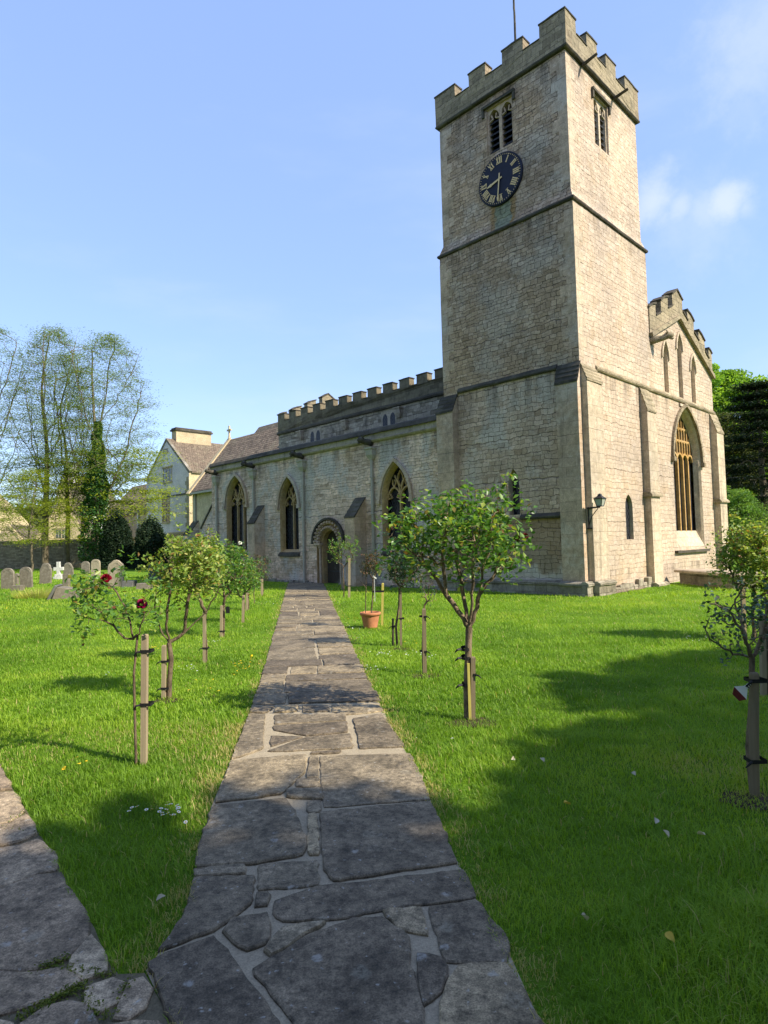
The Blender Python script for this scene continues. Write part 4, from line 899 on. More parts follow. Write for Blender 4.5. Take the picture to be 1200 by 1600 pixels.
def gargoyle(base, dirv, L=.6, mat='coping_dark', name='gargoyle'):
    d = np.array(dirv, float); b = np.array(base, float); pts = [b-d*.05, b+d*L*.25+[0, 0, .02], b+d*L*.5, b+d*L*.72+[0, 0, .05], b+d*L*.88+[0, 0, .03], b+d*L]
    mb = MB(); mb.tube(pts, [.13, .14, .11, .13, .12, .05], 8)
    sd = np.cross(d, [0, 0, 1])
    for sg in (-1, 1): e = b+d*L*.7+sd*sg*.09+[0, 0, .1]; mb.tube([e, e+[0, 0, .08]+sd*sg*.04, e+[0, 0, .13]+sd*sg*.06-d*.03], [.035, .03, .01], 5)
    mb.tube([b+d*L*.82-[0, 0, .05], b+d*L*.93-[0, 0, .10], b+d*L*1.0-[0, 0, .11]], [.05, .045, .02], 6)
    return mb.build(name, mat, church, True)
gargoyle((5.32, 0, 8.62), (.45, -.9, .18), .75, 'parapet_west')
# nave side walls, roof, clerestory
NX = 4.3
mb = MB(); mb.add([(NX, TW, 5.0), (NX, 21.5, 5.0), (NX, 21.5, 8.3), (NX, TW, 8.3)], [(0, 1, 2, 3)]); mb.add([(NX, 21.5, -.5), (GX1, 21.5, -.5), (GX1, 21.5, 8.3), (GC, 21.5, 10.1), (NX, 21.5, 8.3)], [(0, 1, 2, 3, 4)])
mb.build('clerestory_wall', 'rubble_clerestory', church)
mb = MB(); mb.add([(NX+.2, .2, 8.5), (NX+.2, 21.4, 8.5), (GC, 21.4, 9.95), (GC, .2, 9.95), (GX1-.1, .2, 8.4), (GX1-.1, 21.4, 8.4)], [(0, 1, 2, 3), (3, 2, 5, 4)]); mb.build('nave_roof', 'lead_grey', church)
s_ = []; y = 21.5
yy = [(21.5-1.115*k-.66, 21.5-1.115*k) for k in range(15)]; yy = [(max(a, TW), b) for a, b in yy if b > TW+.1]; yy = yy[::-1]
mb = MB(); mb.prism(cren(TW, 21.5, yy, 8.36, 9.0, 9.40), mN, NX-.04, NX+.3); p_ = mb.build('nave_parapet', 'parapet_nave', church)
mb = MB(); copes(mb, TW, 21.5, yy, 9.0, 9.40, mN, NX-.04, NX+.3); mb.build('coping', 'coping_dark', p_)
mb = MB(); mb.prism([(NX, 8.2), (NX-.10, 8.22), (NX-.12, 8.30), (NX-.04, 8.40), (NX, 8.40)], lambda d, z, s: (d, s, z), TW, 21.56); mb.build('string_course', 'coping_dark', church)
for c in (18.02, 12.25):
    mb = MB(); d0 = NX-.012
    L = [arch(c+sg*.26, .17, 6.9, 7.72, 7.98, 5) for sg in (-1, 1)]; mb.face_holes([(c-.55, 6.85), (c+.55, 6.85), (c+.55, 8.12), (c-.55, 8.12)], L, mN, d0)
    for l_ in L: mb.bridge([mN(*p, d0) for p in l_], [mN(*p, d0+.12) for p in l_])
    cw = mb.build('clerestory_window', 'frieze_pale', church)
    gb = MB()
    for l_ in L: gb.face_holes(l_, [], mN, NX-.006)
    gb.build('glass', 'leaded_glass', cw)
def hopper(y, z, d=0., w=.26, spoutlen=None, zb=-.2, pipe=True, mat='pipe_paint'):
    mb = MB(); P = lambda s, zz, k: (d-.02-k, y+s, zz)
    lo = [(d-.02, y-w*.32, z-.42), (d-.02, y+w*.32, z-.42), (d-.14, y+w*.32, z-.42), (d-.14, y-w*.32, z-.42)]
    def R(e, zz, f): return [(d-.005, y-e, zz), (d-.005, y+e, zz), (d-.02-f, y+e, zz), (d-.02-f, y-e, zz)]
    mb.rings([R(.06, z-.5, .11), R(w*.36, z-.42, .14), R(w*.5, z-.3, .2), R(w*.5, z-.1, .22), R(w*.6, z-.06, .26), R(w*.6, z, .26)], cap_top=True)
    if not pipe: return mb.build('rain_hopper', mat, church)
    mb2 = MB(); mb2.box(d-.13, d-.03, y-.05, y+.05, zb, z-.45); zz = z-1.2
    while zz > .3: mb2.box(d-.145, d-.002, y-.075, y+.075, zz, zz+.07); zz -= 1.45
    dp = mb2.build('downpipe', mat, church, bevel=.012); h = mb.build('hopper', mat, dp); return dp
for y in (19.25, 15.4, 11.5): hopper(y, 8.12, NX, .36, pipe=False, mat='frieze_pale')
# --- aisle
AY = 21.7
w1, o1 = window('aisle_window', mN, 19.2, .98, 1.36, 3.85, 5.28, .27, .08, 3, label='three-light window with flowing tracery')
w2, o2 = window('aisle_window', mN, 14.62, .72, 1.34, 3.55, 4.80, .27, .07, 2, label='two-light traceried window left of the round-arched door')
w3, o3 = window('aisle_window', mN, 7.72, .76, 1.30, 3.40, 4.74, .27, .07, 2, label='two-light traceried window nearest the tower')
DC, DR = 11.78, .56
door_hole = [(DC-DR-.28, -.5), (DC+DR+.28, -.5)]+[(DC+(DR+.28)*math.cos(a), 1.72+(DR+.28)*math.sin(a)) for a in np.linspace(0, PI, 17)]
mb = MB(); mb.face_holes([(TW, -.6), (AY, -.6), (AY, 5.72), (TW, 5.72)], [o1, o2, o3, door_hole], mN, 0)
mb.add([(0, AY, -.6), (NX, AY, -.6), (NX, AY, 7.2), (0, AY, 5.72)], [(0, 1, 2, 3)]); mb.build('aisle_wall', 'rubble_aisle', church)
mb = MB(); mb.prism([(0, 5.66), (-.09, 5.70), (-.13, 5.76), (-.05, 5.80), (-.05, 6.0), (.35, 6.0), (.35, 5.66)], lambda d, z, s: (d, s, z), 5.34, AY+.06); mb.build('frieze', 'frieze_pale', church)
mb = MB(); mb.prism([(-.14, 6.002), (-.12, 6.06), (-.03, 6.20), (.12, 6.27), (.40, 6.25), (.40, 6.002)], lambda d, z, s: (d, s, z), 5.34, AY+.12); mb.build('coping', 'coping_dark', church)
mb = MB(); mb.add([(.3, TW, 6.05), (.3, AY, 6.05), (NX, AY, 7.15), (NX, TW, 7.15)], [(0, 1, 2, 3)]); mb.build('aisle_roof', 'lead_grey', church)
for y, sp in ((21.05, 1), (17.45, 1), (13.42, 1), (8.92, 1)):
    hopper(y, 5.46, 0., .36); gargoyle((-.03, y+.08, 5.66), (-.97, .2, .1), .62)
for (s0, s1, p, zt, zs_) in ((9.42, 10.0, .62, 2.72, 3.5), (16.64, 17.2, .58, 2.76, 3.62)):
    buttress(mN, s0, s1, p, zt, zs_, 'ashlar', 'coping_dark')
for w_, c in ((w1, 19.2), (w2, 14.62), (w3, 7.72)):
    hw = 1.0 if c > 18 else .78
    mb = MB(); mb.prism([(.0, 1.16), (-.10, 1.18), (-.10, 1.26), (.0, 1.37)], lambda d, z, s: (d, s, z), c-hw, c+hw); mb.build('sill', 'coping_dark', w_)
mb = MB(); mb.prism([(0, -.5), (1.25, -.5), (1.25, 2.75), (0, 3.95)], lambda s, z, d: (d, AY+s, z), .05, .75); b = mb.build('buttress', 'rubble_aisle', church)
mb = MB(); mb.sweep([(1.33, 2.74), (.0, 4.0)], .09, .0, .8, lambda s, z, d: (d, AY+s, z)); mb.build('cap', 'coping_dark', b)
for i in range(46):
    s = 5.5+i*.35
    if 10.8 < s < 12.8: continue
    mb = MB(); mb.box(-.05-.10*random.random(), 0, s, s+.31, -.2, .05+.10*random.random()); mb.build('footing_stone', 'plinth', church, bevel=.015)
# doorway: round arch of carved voussoirs
dw = empty('doorway', (0, DC, 0)); dw.parent = church
mD = lambda s, z, d: (d, s, z)
def arcp(r, n=18, z=1.72): return [(r*math.cos(a), z+r*math.sin(a)) for a in np.linspace(0, PI, n)]
mb = MB(); outer = [(-DR-.28, -.5), (DR+.28, -.5)]+arcp(DR+.28, 17); inn = [(-DR, -.5), (DR, -.5)]+[(DR*math.cos(a), 1.72+DR*math.sin(a)) for a in np.linspace(0, PI, 17)]
mb.bridge([mD(*p, 0) for p in outer], [mD(*p, .12) for p in outer]); mb.face_holes(outer, [inn], mD, .12); mb.bridge([mD(*p, .12) for p in inn], [mD(*p, .42) for p in inn]); mb.build('door_surround', 'window_stone', dw)
mb = MB()
for i in range(15):
    a = PI*(i+.5)/15; r = DR+.30; c_, s_ = math.cos(a), math.sin(a)
    for rr_, wd_, dd in ((r-.16, .13, -.045), (r+.06, .12, -.06)):
        mb.tube([(-.0, rr_*c_, 1.72+rr_*s_), (dd-.05, rr_*c_, 1.72+rr_*s_)], [.085, .05], 5)
mb.build('carved_voussoirs', 'ashlar', dw)
mb = MB(); mb.sweep(arcp(DR+.50, 20), .09, -.12, -.002, mD); mb.build('hood_mould', 'coping_dark', dw)
for sg in (-1, 1):
    mb = MB(); mb.tube([(.07, sg*(DR+.12), -.1), (.07, sg*(DR+.12), 1.55)], .055, 8); mb.tube([(.07, sg*(DR+.12), 1.5), (.05, sg*(DR+.12), 1.68)], [.06, .13], 8)
    mb.prism([(sg*(DR-.02), 1.66), (sg*(DR+.42), 1.66), (sg*(DR+.42), 1.75), (sg*(DR-.02), 1.75)][::sg], mD, -.08, .10)
    mb.build('jamb_shaft', 'ashlar', dw)
mb = MB()
for k in range(7):
    s0 = -DR+.02+k*(2*DR-.04)/7; s1 = s0+(2*DR-.04)/7-.008; zt = 1.72+math.sqrt(max(0, DR**2-max(abs(s0), abs(s1))**2)); zt2 = 1.72+math.sqrt(max(.0, DR**2-min(abs(s0), abs(s1))**2))
    za, zb_ = (zt, zt2) if abs(s0) > abs(s1) else (zt2, zt)
    mb.prism([(s0, .02), (s1, .02), (s1, zb_), (s0, za)], mD, .34, .39)
dr = mb.build('door', 'door_oak', dw)
mb = MB()
for z in (.5, 1.5): mb.prism([(-DR+.04, z), (DR-.1, z), (DR-.1, z+.05), (-DR+.04, z+.05)], mD, .325, .338)
mb.tube([mD(-.38, 1.05, .335), mD(-.38, 1.05, .30)], .05, 10); mb.build('ironwork', 'iron_black', dr)
# --- chancel behind
ch0, ch1, cx0, cx1, cez, crz = 21.6, 33.4, 4.9, 11.0, 5.9, 9.78
mb = MB(); mb.add([(cx0, ch0, -.5), (cx0, ch1, -.5), (cx0, ch1, cez), (cx0, ch0, cez), (cx1, ch1, -.5), (cx1, ch1, cez), (GC, ch1, crz), (cx1, ch0, -.5), (cx1, ch0, cez)], [(0, 1, 2, 3), (1, 4, 5, 6, 2), (4, 7, 8, 5)]); mb.build('chancel_wall', 'house_cream', church)
mb = MB(); mb.prism([(cx0-.25, cez-.28), (GC, crz), (cx1+.25, cez-.28), (cx1+.25, cez-.12), (GC, crz+.16), (cx0-.25, cez-.12)], mW, ch0, ch1-.25); mb.build('chancel_roof', 'stone_tiles', church)
mb = MB(); mb.sweep([(cx0-.35, cez-.35), (GC, crz+.16), (cx1+.35, cez-.35)], .3, ch1-.3, ch1+.12, mW); b = mb.build('gable_coping', 'house_cream', church)
mb = MB(); mb.tube([(GC, ch1-.1, crz+.2), (GC, ch1-.1, crz+.55)], [.12, .07], 6)
mb.box(GC-.05, GC+.05, ch1-.16, ch1-.04, crz+.5, crz+1.25); mb.box(GC-.06, GC+.06, ch1-.38, ch1-.165, crz+.85, crz+.98); mb.box(GC-.06, GC+.06, ch1-.035, ch1+.18, crz+.85, crz+.98); mb.build('cross_finial', 'house_cream', b)
mb = MB(); mb.box(cx0-.36, cx0-.24, ch0, ch1, cez-.34, cez-.2); mb.build('gutter', 'pipe_paint', church)
mb = MB(); mb.box(cx0-.12, cx0-.01, ch1-.6, ch1-.5, -.2, cez-.35); mb.build('downpipe', 'pipe_paint', church)
for y in (28.5,):
    buttress(lambda s, z, d: (cx0+d, s, z), ch1-.9, ch1-.1, .8, 2.6, 3.6, 'rubble_aisle')
# flag pole, lantern
fpP = C0+TV*3.1+UV_*3.7
fp = MB(); fp.tube([(0, 0, 16.9), (0, 0, 21.5), (0, 0, 26.5)], [.05, .042, .03], 8); fp.tube([(0, 0, 26.5), (0, 0, 26.56), (0, 0, 26.66)], [.03, .07, .01], 8)
tag(fp.build('flagpole', 'coping_dark', loc=(fpP[0], fpP[1], 0)), 'slender bare flagpole standing on the tower roof', 'flagpole')
LN = C0+TV*.98+UV_*(-.2); ln = empty('wall_lantern', (LN[0], LN[1], 2.2), 'black iron wall lantern on a bracket at the tower corner', 'lantern', rz=PHI)
ln.location = tuple(C0+TV*.0+UV_*(-.09)+np.array([0, 0, 1.95]))
mb = MB(); mb.tube([(0, 0, -.02), (0, 0, .62)], .02, 6); mb.tube([(0, .04, .58), (0, -.16, .60), (0, -.36, .60)], .022, 6); mb.tube([(0, 0, .08), (0, -.10, .34), (0, -.30, .57)], .013, 6); mb.tube([(0, .06, .0), (0, -.10, .0)], .022, 6)
mb.tube([(0, -.36, .60), (0, -.40, .72), (0, -.38, .90), (0, -.34, .93)], .011, 6); mb.build('bracket', 'iron_black', ln)
def sq(r, z): return [(-r, -.37-r, z), (r, -.37-r, z), (r, -.37+r, z), (-r, -.37+r, z)]
mb = MB(); mb.rings([sq(.07, .63), sq(.115, .83)]); mb.add(sq(.07, .63), [(0, 1, 2, 3)]); mb.build('lamp_glass', 'lantern_glass', ln)
mb = MB(); mb.rings([sq(.135, .83), sq(.135, .85), sq(.05, .92), sq(.04, .96), sq(.01, .99)]); mb.rings([sq(.08, .615), sq(.08, .635)]); mb.add(sq(.08, .615), [(0, 1, 2, 3)])
for sx, sy in ((-1, -1), (1, -1), (1, 1), (-1, 1)): mb.tube([(sx*.073, -.37+sy*.073, .63), (sx*.118, -.37+sy*.118, .83)], .010, 4)
mb.build('lamp_cap', 'iron_black', ln)
# chest tomb on the lawn by the sunny wall
a_, b_ = gnd(1058, 912), gnd(1145, 921.5); e1 = unit(b_-a_); e2 = np.array([-e1[1], e1[0], 0]); Lt = float(np.linalg.norm(b_-a_))
ang = math.atan2(e1[1], e1[0]); tb = empty('chest_tomb', tuple(a_), 'low chest tomb with flat ledger slab on grass below west window', 'tomb', rz=ang)
if e2[1] < 0: e2 = -e2
mb = MB(); mb.box(.06, Lt-.06, .06, .96, -.2, .40); mb.build('chest', 'plinth', tb, bevel=.015)
mb = MB(); mb.prism([(-.06, .402), (1.08, .402), (1.08, .47), (1.04, .50), (-.02, .50), (-.06, .47)], lambda d, z, s: (s, d, z), -.06, Lt+.06); mb.build('ledger_slab', 'ashlar_west', tb)
# ------------------------------------------------------------------ graves
def grave(name, px, py, wpx, hpx, shape, mat, label, thick=.12, lean=0., group='old gravestones in the churchyard', tilt=0.):
    p = gnd(px, py); Y = p[1]; w_, h_ = wpx*Y/F, hpx*Y/F
    r = empty(name, tuple(p), label, 'gravestone', group, rz=tilt); mp = lambda s, z, d: (s, d+z*lean, z)
    mb = MB()
    if shape == 'round': out = [(-w_/2, -.2), (w_/2, -.2)]+[(w_/2*math.cos(a), h_-w_*.42+w_*.42*math.sin(a)) for a in np.linspace(0, PI, 15)]
    elif shape == 'shoulder': sp = h_-w_*.5; out = [(-w_/2, -.2), (w_/2, -.2), (w_/2, sp), (w_*.42, sp+.03), (w_*.42, sp+.05)]+[(w_*.40*math.cos(a), sp+.05+(w_*.5-.05)*math.sin(a)) for a in np.linspace(.1, PI-.1, 13)]+[(-w_*.42, sp+.05), (-w_*.42, sp+.03), (-w_/2, sp)]
    elif shape == 'ogee': sp = h_*.72; out = [(-w_/2, -.2), (w_/2, -.2), (w_*.52, sp), (w_*.45, h_*.84), (w_*.30, h_*.90), (w_*.16, h_*.98), (0, h_), (-w_*.16, h_*.98), (-w_*.30, h_*.90), (-w_*.45, h_*.84), (-w_*.52, sp)]
    elif shape == 'cross':
        a = w_*.17; out = [(-a, 0), (a, 0), (a, h_*.5), (w_/2, h_*.5), (w_/2, h_*.5+2*a), (a, h_*.5+2*a), (a, h_), (-a, h_), (-a, h_*.5+2*a), (-w_/2, h_*.5+2*a), (-w_/2, h_*.5), (-a, h_*.5)]
    elif shape == 'pillar': out = [(-w_*.25, -.2), (w_*.25, -.2), (w_*.25, h_*.7), (w_/2, h_*.76), (w_/2, h_*.86), (w_*.2, h_*.95), (0, h_), (-w_*.2, h_*.95), (-w_/2, h_*.86), (-w_/2, h_*.76), (-w_*.25, h_*.7)]
    else: out = [(-w_/2, -.2), (w_/2, -.2), (w_/2, h_), (-w_/2, h_)]
    mb.prism(out, mp, 0, thick); mb.build('headstone', mat, r, bevel=.012)
    if shape in ('round', 'shoulder', 'ogee'):
        ins = MB(); k = .74; z0 = h_*.22; ii = [(x*k, z*k+h_*.16 if z > 0 else z0) for x, z in out]; ins.sweep(ii[2:], .03, -.012, 0.005, mp); ins.build('carved_border', mat, r)
    if shape == 'cross':
        b = MB(); b.box(-w_*.45, w_*.45, -.12, thick+.12, -.15, .16); b.box(-w_*.33, w_*.33, -.06, thick+.06, .162, .30); b.build('stepped_base', mat, r, bevel=.01)
    hd = [c for c in r.children if c.name.startswith('headstone')]
    r.rotation_euler.y = random.uniform(-.06, .06)
    return r
grave('gravestone', 11, 921, 20, 33, 'round', 'grave_grey', 'leftmost grey round-topped gravestone with dark stained face', lean=.04)
grave('gravestone', 25, 915, 9, 19, 'pillar', 'grave_grey', 'small stone pillar marker standing between two round-topped gravestones', .18)
grave('gravestone', 40.5, 919, 19, 33, 'round', 'grave_grey', 'grey-brown round-topped gravestone just right of the small pillar marker', lean=-.03)
grave('footstone', 24, 924, 15, 9, 'block', 'grave_grey', 'low square stone block in front of the small pillar marker', .35)
grave('gravestone', 70, 912, 18, 32, 'shoulder', 'grave_grey', 'shouldered grey gravestone standing alone before the tall spring tree', lean=.05)
grave('gravestone', 91, 905, 15, 27, 'cross', 'grave_white', 'white marble cross on a stepped base among grey stones', .16)
grave('gravestone', 107, 901, 15, 22, 'shoulder', 'grave_grey', 'broad grey gravestone just right of the white cross', lean=-.05)
grave('gravestone', 102.5, 919, 10, 22, 'block', 'grave_grey', 'narrow grey stone post standing behind the tilted broken tomb', .16)
grave('gravestone', 133, 897, 13, 20, 'round', 'grave_grey', 'grey round-topped gravestone left of its twin below the ivy tree', lean=.03)
grave('gravestone', 149, 900, 14, 26, 'round', 'grave_cream', 'buff gravestone with rounded head at the foot of ivy tree', lean=-.02)
grave('gravestone', 142, 921, 15, 13, 'block', 'grave_cream', 'small pale slab leaning low among rose leaves', .12, .25)
grave('gravestone', 180, 917, 24, 42, 'ogee', 'grave_cream', 'large pale cream gravestone with curved pointed top')
grave('gravestone', 242, 907, 21, 28, 'round', 'grave_dark', 'dark grey rounded gravestone before the right-hand yew')
grave('gravestone', 198, 918, 17, 10, 'block', 'grave_dark', 'low dark slab right of the large cream gravestone', .5, .3)
grave('gravestone', 222, 921, 20, 9, 'block', 'grave_grey', 'low flat grey kerb stone beside the dark slab', .5, .2)
p = gnd(98, 936); r = empty('broken_tomb', tuple(p), 'tilted broken tomb slab half sunk in rough grass', 'tomb', rz=.3)
mb = MB(); mb.prism([(-.38, -.1), (.42, -.1), (.46, .33), (-.22, .42)], lambda s, z, d: (s, d, z), 0, .8); mb.build('chest', 'grave_grey', r, bevel=.02)
mb = MB(); mb.prism([(-.5, .0), (-.42, -.05), (-.16, .46), (-.24, .50)], lambda s, z, d: (s, d, z), -.08, .95); mb.build('fallen_slab', 'grave_dark', r, bevel=.015)
def tussock(px, py, label, n=500, rad=.45, h=.3, mat='grass_blade', name='grass_tussock', lo=.85, hi=1.):
    rng = np.random.default_rng(int(px)); p = gnd(px, py); a = rng.uniform(0, 2*PI, n); r_ = rad*np.sqrt(rng.random(n)); B = np.stack([r_*np.cos(a), r_*np.sin(a)*.7, np.zeros(n)], 1)
    hh = h*(.5+.7*rng.random(n)); L = np.stack([np.cos(a)*hh*.6+rng.normal(size=n)*.05, np.sin(a)*hh*.6, hh], 1); sd = np.stack([-np.sin(a), np.cos(a), np.zeros(n)], 1)*.008
    V = np.stack([B-sd, B+sd, B+L], 1).reshape(-1, 3); o = arr_mesh(name, V, 3, np.arange(3*n), mat, np.repeat(rng.uniform(lo, hi, n), 3), None, False, tuple(p)); tag(o, label, 'grass clump')
tussock(62, 934, 'dry straw-coloured tussock beside the broken tomb', 900, .9, .35)
tussock(128, 930, 'brownish weeds behind the dark red rose', 500, .5, .4)

# ------------------------------------------------------------------ boundary walls, houses
def longwall(name, a, b, h, t, mat, label, cap=None):
    a, b = np.array(a), np.array(b); L = float(np.linalg.norm(b-a)); ang = math.atan2(b[1]-a[1], b[0]-a[0]); r = empty(name, (a[0], a[1], 0), label, 'wall', rz=ang)
    mb = MB(); x = 0; rr = random.Random(4)
    mb.box(0, L, 0, t, -.4, h); mb.build('wall_face', mat, r)
    cp = MB()
    while x < L:
        w_ = min(rr.uniform(.4, .7), L-x); hh = rr.uniform(.08, .14); cp.box(x+.01, x+w_-.01, -.05, t+.05, h+.001, h+hh); x += w_
    cp.build('coping', cap or 'parapet_grey', r); return r
longwall('boundary_wall', (-46, 63.5), (-19.5, 61), 2.75, .5, 'wall_rubble_far', 'tall rubble stone wall behind the left-hand trees and gravestones')
longwall('boundary_wall', at(1150, 838, 44)[:2], at(1290, 838, 40)[:2], 1.75, .5, 'wall_rubble_far', 'low rubble wall behind the right-hand rose bush')
def gable_house(root, mp, s0, s1, d0, d1, ze, zr, wall, roof, name='wall', over=.2, z0=-1.):
    sc_ = (s0+s1)/2
    mb = MB(); mb.prism([(s0, z0), (s1, z0), (s1, ze), (sc_, zr), (s0, ze)], mp, d0, d1); w_ = mb.build(name, wall, root)
    k = (zr-ze)/((s1-s0)/2)
    rf = MB()
    rf.prism([(s0-over, ze-over*k+.04), (sc_, zr+.04), (s1+over, ze-over*k+.04), (s1+over, ze-over*k+.22), (sc_, zr+.24), (s0-over, ze-over*k+.22)], mp, d0+.25, d1+.1); r = rf.build('roof', roof, root)
    cp = MB(); cp.sweep([(s0-over*.5, ze-over*.5*k+.06), (sc_, zr+.10), (s1+over*.5, ze-over*.5*k+.06)], .30, d0-.06, d0+.26, mp); cp.build('gable_coping', 'house_cream' if wall != 'house_white' else 'grave_grey', root)
    return w_, r
def hwin(root, mp, c, z0, z1, w_, d, n=3, rows=2, drip=True, frame='house_cream'):
    f = MB(); o = .09
    f.sweep([(c-w_/2-o/2, z0-o/2), (c-w_/2-o/2, z1+o/2), (c+w_/2+o/2, z1+o/2), (c+w_/2+o/2, z0-o/2), (c-w_/2-o, z0-o/2)], o, d-.06, d+.02, mp)
    for k in range(1, n): f.sweep([(c-w_/2+k*w_/n, z0), (c-w_/2+k*w_/n, z1)], .09, d-.05, d+.02, mp)
    if drip: f.sweep([(c-w_/2-.25, z1+.2), (c+w_/2+.25, z1+.2)], .12, d-.14, d, mp)
    f.sweep([(c-w_/2-.15, z0-.14), (c+w_/2+.15, z0-.14)], .12, d-.12, d, mp)
    wi = f.build('window', frame, root); g_ = MB(); g_.add([mp(c-w_/2, z0, d-.015), mp(c+w_/2, z0, d-.015), mp(c+w_/2, z1, d-.015), mp(c-w_/2, z1, d-.015)], [(0, 1, 2, 3)]); g_.build('pane', 'pane_glass', wi)
    b = MB()
    for k in range(n):
        for r_ in range(1, rows): 
            zz = z0+(z1-z0)*r_/rows; b.sweep([(c-w_/2+k*w_/n, zz), (c-w_/2+(k+1)*w_/n, zz)], .05, d-.03, d-.01, mp)
        b.sweep([(c-w_/2+(k+.5)*w_/n, z0), (c-w_/2+(k+.5)*w_/n, z1)], .03, d-.03, d-.01, mp)
    b.build('glazing_bars', 'window_frame_white', wi)
HX = 14.
yR, zA_ = nloc(296, 800, HX)[0], 0; yL = nloc(222, 800, HX)[0]; yA, zA = nloc(260, 688, HX); _, zE = nloc(291.5, 738, HX)
Hh = empty('manor_house', tuple(C0+TV*HX+UV_*yR), 'large pale manor house with tall gable, brown tiled roof and cream chimney', 'house', rz=PHI)
mh = lambda s, z, d: (d, s, z); Lh = yL-yR
w_, r_ = gable_house(Hh, mh, 0., 2*(yA-yR), 0., 16., zE, zA, 'house_white', 'stone_tiles')
mb = MB(); mb.add([(-0, -.012, -1), (16, -.012, -1), (16, -.012, zE-.1), (0, -.012, zE-.1)], [(0, 1, 2, 3)]); mb.build('side_facing', 'house_cream', Hh)
mb = MB(); z = 0.; k = 0
while z < zE-.6: mb.prism([(-.03, z), (.55+.3*(k % 2), z), (.55+.3*(k % 2), z+.42), (-.03, z+.42)], mh, -.04, -.004); z += .44; k += 1
mb.build('quoin', 'tomb_stone', Hh)
def hz(px, py, o=HX): a, z = nloc(px, py, o); return a-yR, z
c1 = hz(262, 741.5); hwin(Hh, mh, c1[0], c1[1]-.75, c1[1]+.65, 2.0, 0., 3, 2)
c2 = hz(259.5, 792); hwin(Hh, mh, c2[0], c2[1]-1.65, c2[1]+1.4, 1.7, 0., 2, 4)
c3 = hz(259, 704); hwin(Hh, mh, c3[0], c3[1]-.12, c3[1]+.12, 1.0, 0., 1, 1, False)
c4 = hz(277, 841); hwin(Hh, mh, c4[0], c4[1]-.5, c4[1]+.4, 3.4, 0., 4, 1)
zs_ = hz(280, 774)[1]; mb = MB(); mb.prism([(0, zs_), (2*(yA-yR), zs_), (2*(yA-yR), zs_+.14), (0, zs_+.14)], mh, -.12, -.003); mb.build('string_course', 'grave_dark', Hh)
mb = MB(); yc = yA-yR; mb.box(.9, 5.2, yc-.55, yc+.55, zA-1., zA+1.15); chn = mb.build('chimney', 'house_cream', Hh)
mb = MB(); mb.box(.75, 5.35, yc-.7, yc+.7, zA+1.152, zA+1.34); mb.box(.85, 5.25, yc-.6, yc+.6, zA+1.342, zA+1.5); mb.build('chimney_cap', 'coping_dark', chn)
# cross range of the manor with a coped gable end towards the church
e0 = hz(318, 738, 19); r0 = hz(345, 692, 22)
mr_ = lambda s, z, d: (s, d, z)
gable_house(Hh, lambda s, z, d: (s, d, z), 5.0, 12.4, -8.2, -.05, 10.6, 15.2, 'house_white', 'stone_tiles_old')
mb = MB(); mb.sweep([(5.0-.2, 10.5), (8.7, 15.5)], .5, -8.32, -7.95, mr_); mb.sweep([(8.7, 15.5), (12.6, 10.5)], .5, -8.32, -7.95, mr_); mb.tube([(8.7, -8.1, 15.5), (8.7, -8.1, 16.1), (8.7, -8.1, 16.5)], [.18, .1, .02], 6); mb.build('gable_coping', 'house_cream', Hh)
# lower wing going left from the gable
lw0 = 2*(yA-yR); c5 = hz(190, 800, HX+1.)
gable_house(Hh, mr_, 1.0, 8.0, lw0+.02, lw0+15, 6.2, 10.2, 'house_cream', 'stone_tiles', z0=-1)
for px, py in ((168, 776), (206, 797)):
    a, z = nloc(px, py, HX+1.); hwin(Hh, mh, a-yR, z-.55, z+.55, 1.1, 1.0, 2, 2)
mb = MB(); a, z = nloc(217, 800, HX+1.); mb.box(.80, .99, a-yR-.12, a-yR+.12, -.5, 6.2); mb.build('downpipe', 'grave_white', Hh)
def cottage(name, px0, px1, Y, zE_, zR_, depth, wall, roof, label, rz, cat='house', chim=False):
    a = at(px0, 850, Y); b = at(px1, 850, Y); wd = float(abs(b[0]-a[0])); r = empty(name, (a[0], Y, 0), label, cat, rz=rz); gable_house(r, mr_, 0, wd, 0, depth, zE_, zR_, wall, roof)
    if chim:
        mb = MB(); mb.box(wd/2-.55, wd/2+.55, 1., 2.2, zR_-1, zR_+1.7); c = mb.build('chimney', wall, r); mb = MB(); mb.box(wd/2-.65, wd/2+.65, .9, 2.3, zR_+1.702, zR_+1.86); mb.build('chimney_cap', 'coping_dark', c)
    return r
ct = cottage('stone_cottage', 58, 128, 72, 3.3, 7.6, 9, 'house_cream', 'stone_tiles', 'cream gabled cottage with brown tiled roof behind the wall', .25, chim=True)
hwin(ct, mr_, 2.6, 3.2, 4.2, 1.3, 0., 2, 2)
ct2 = cottage('stone_cottage', 82, 122, 84, 7.4, 12.0, 10, 'house_white', 'stone_tiles_old', 'taller grey gabled house rising behind the cream cottage', -.15, chim=True)
ct3 = cottage('garden_shed', -6, 30, 69, 3.1, 4.6, 6, 'house_cream', 'stone_tiles_old', 'low outbuilding with cream front and dark roof left of the cottage', .1, 'shed')
ct4 = cottage('stone_cottage', -60, 40, 92, 5.8, 11., 9, 'house_cream', 'stone_tiles', 'long cottage with mossy brown roof farthest left beyond wall', .9)

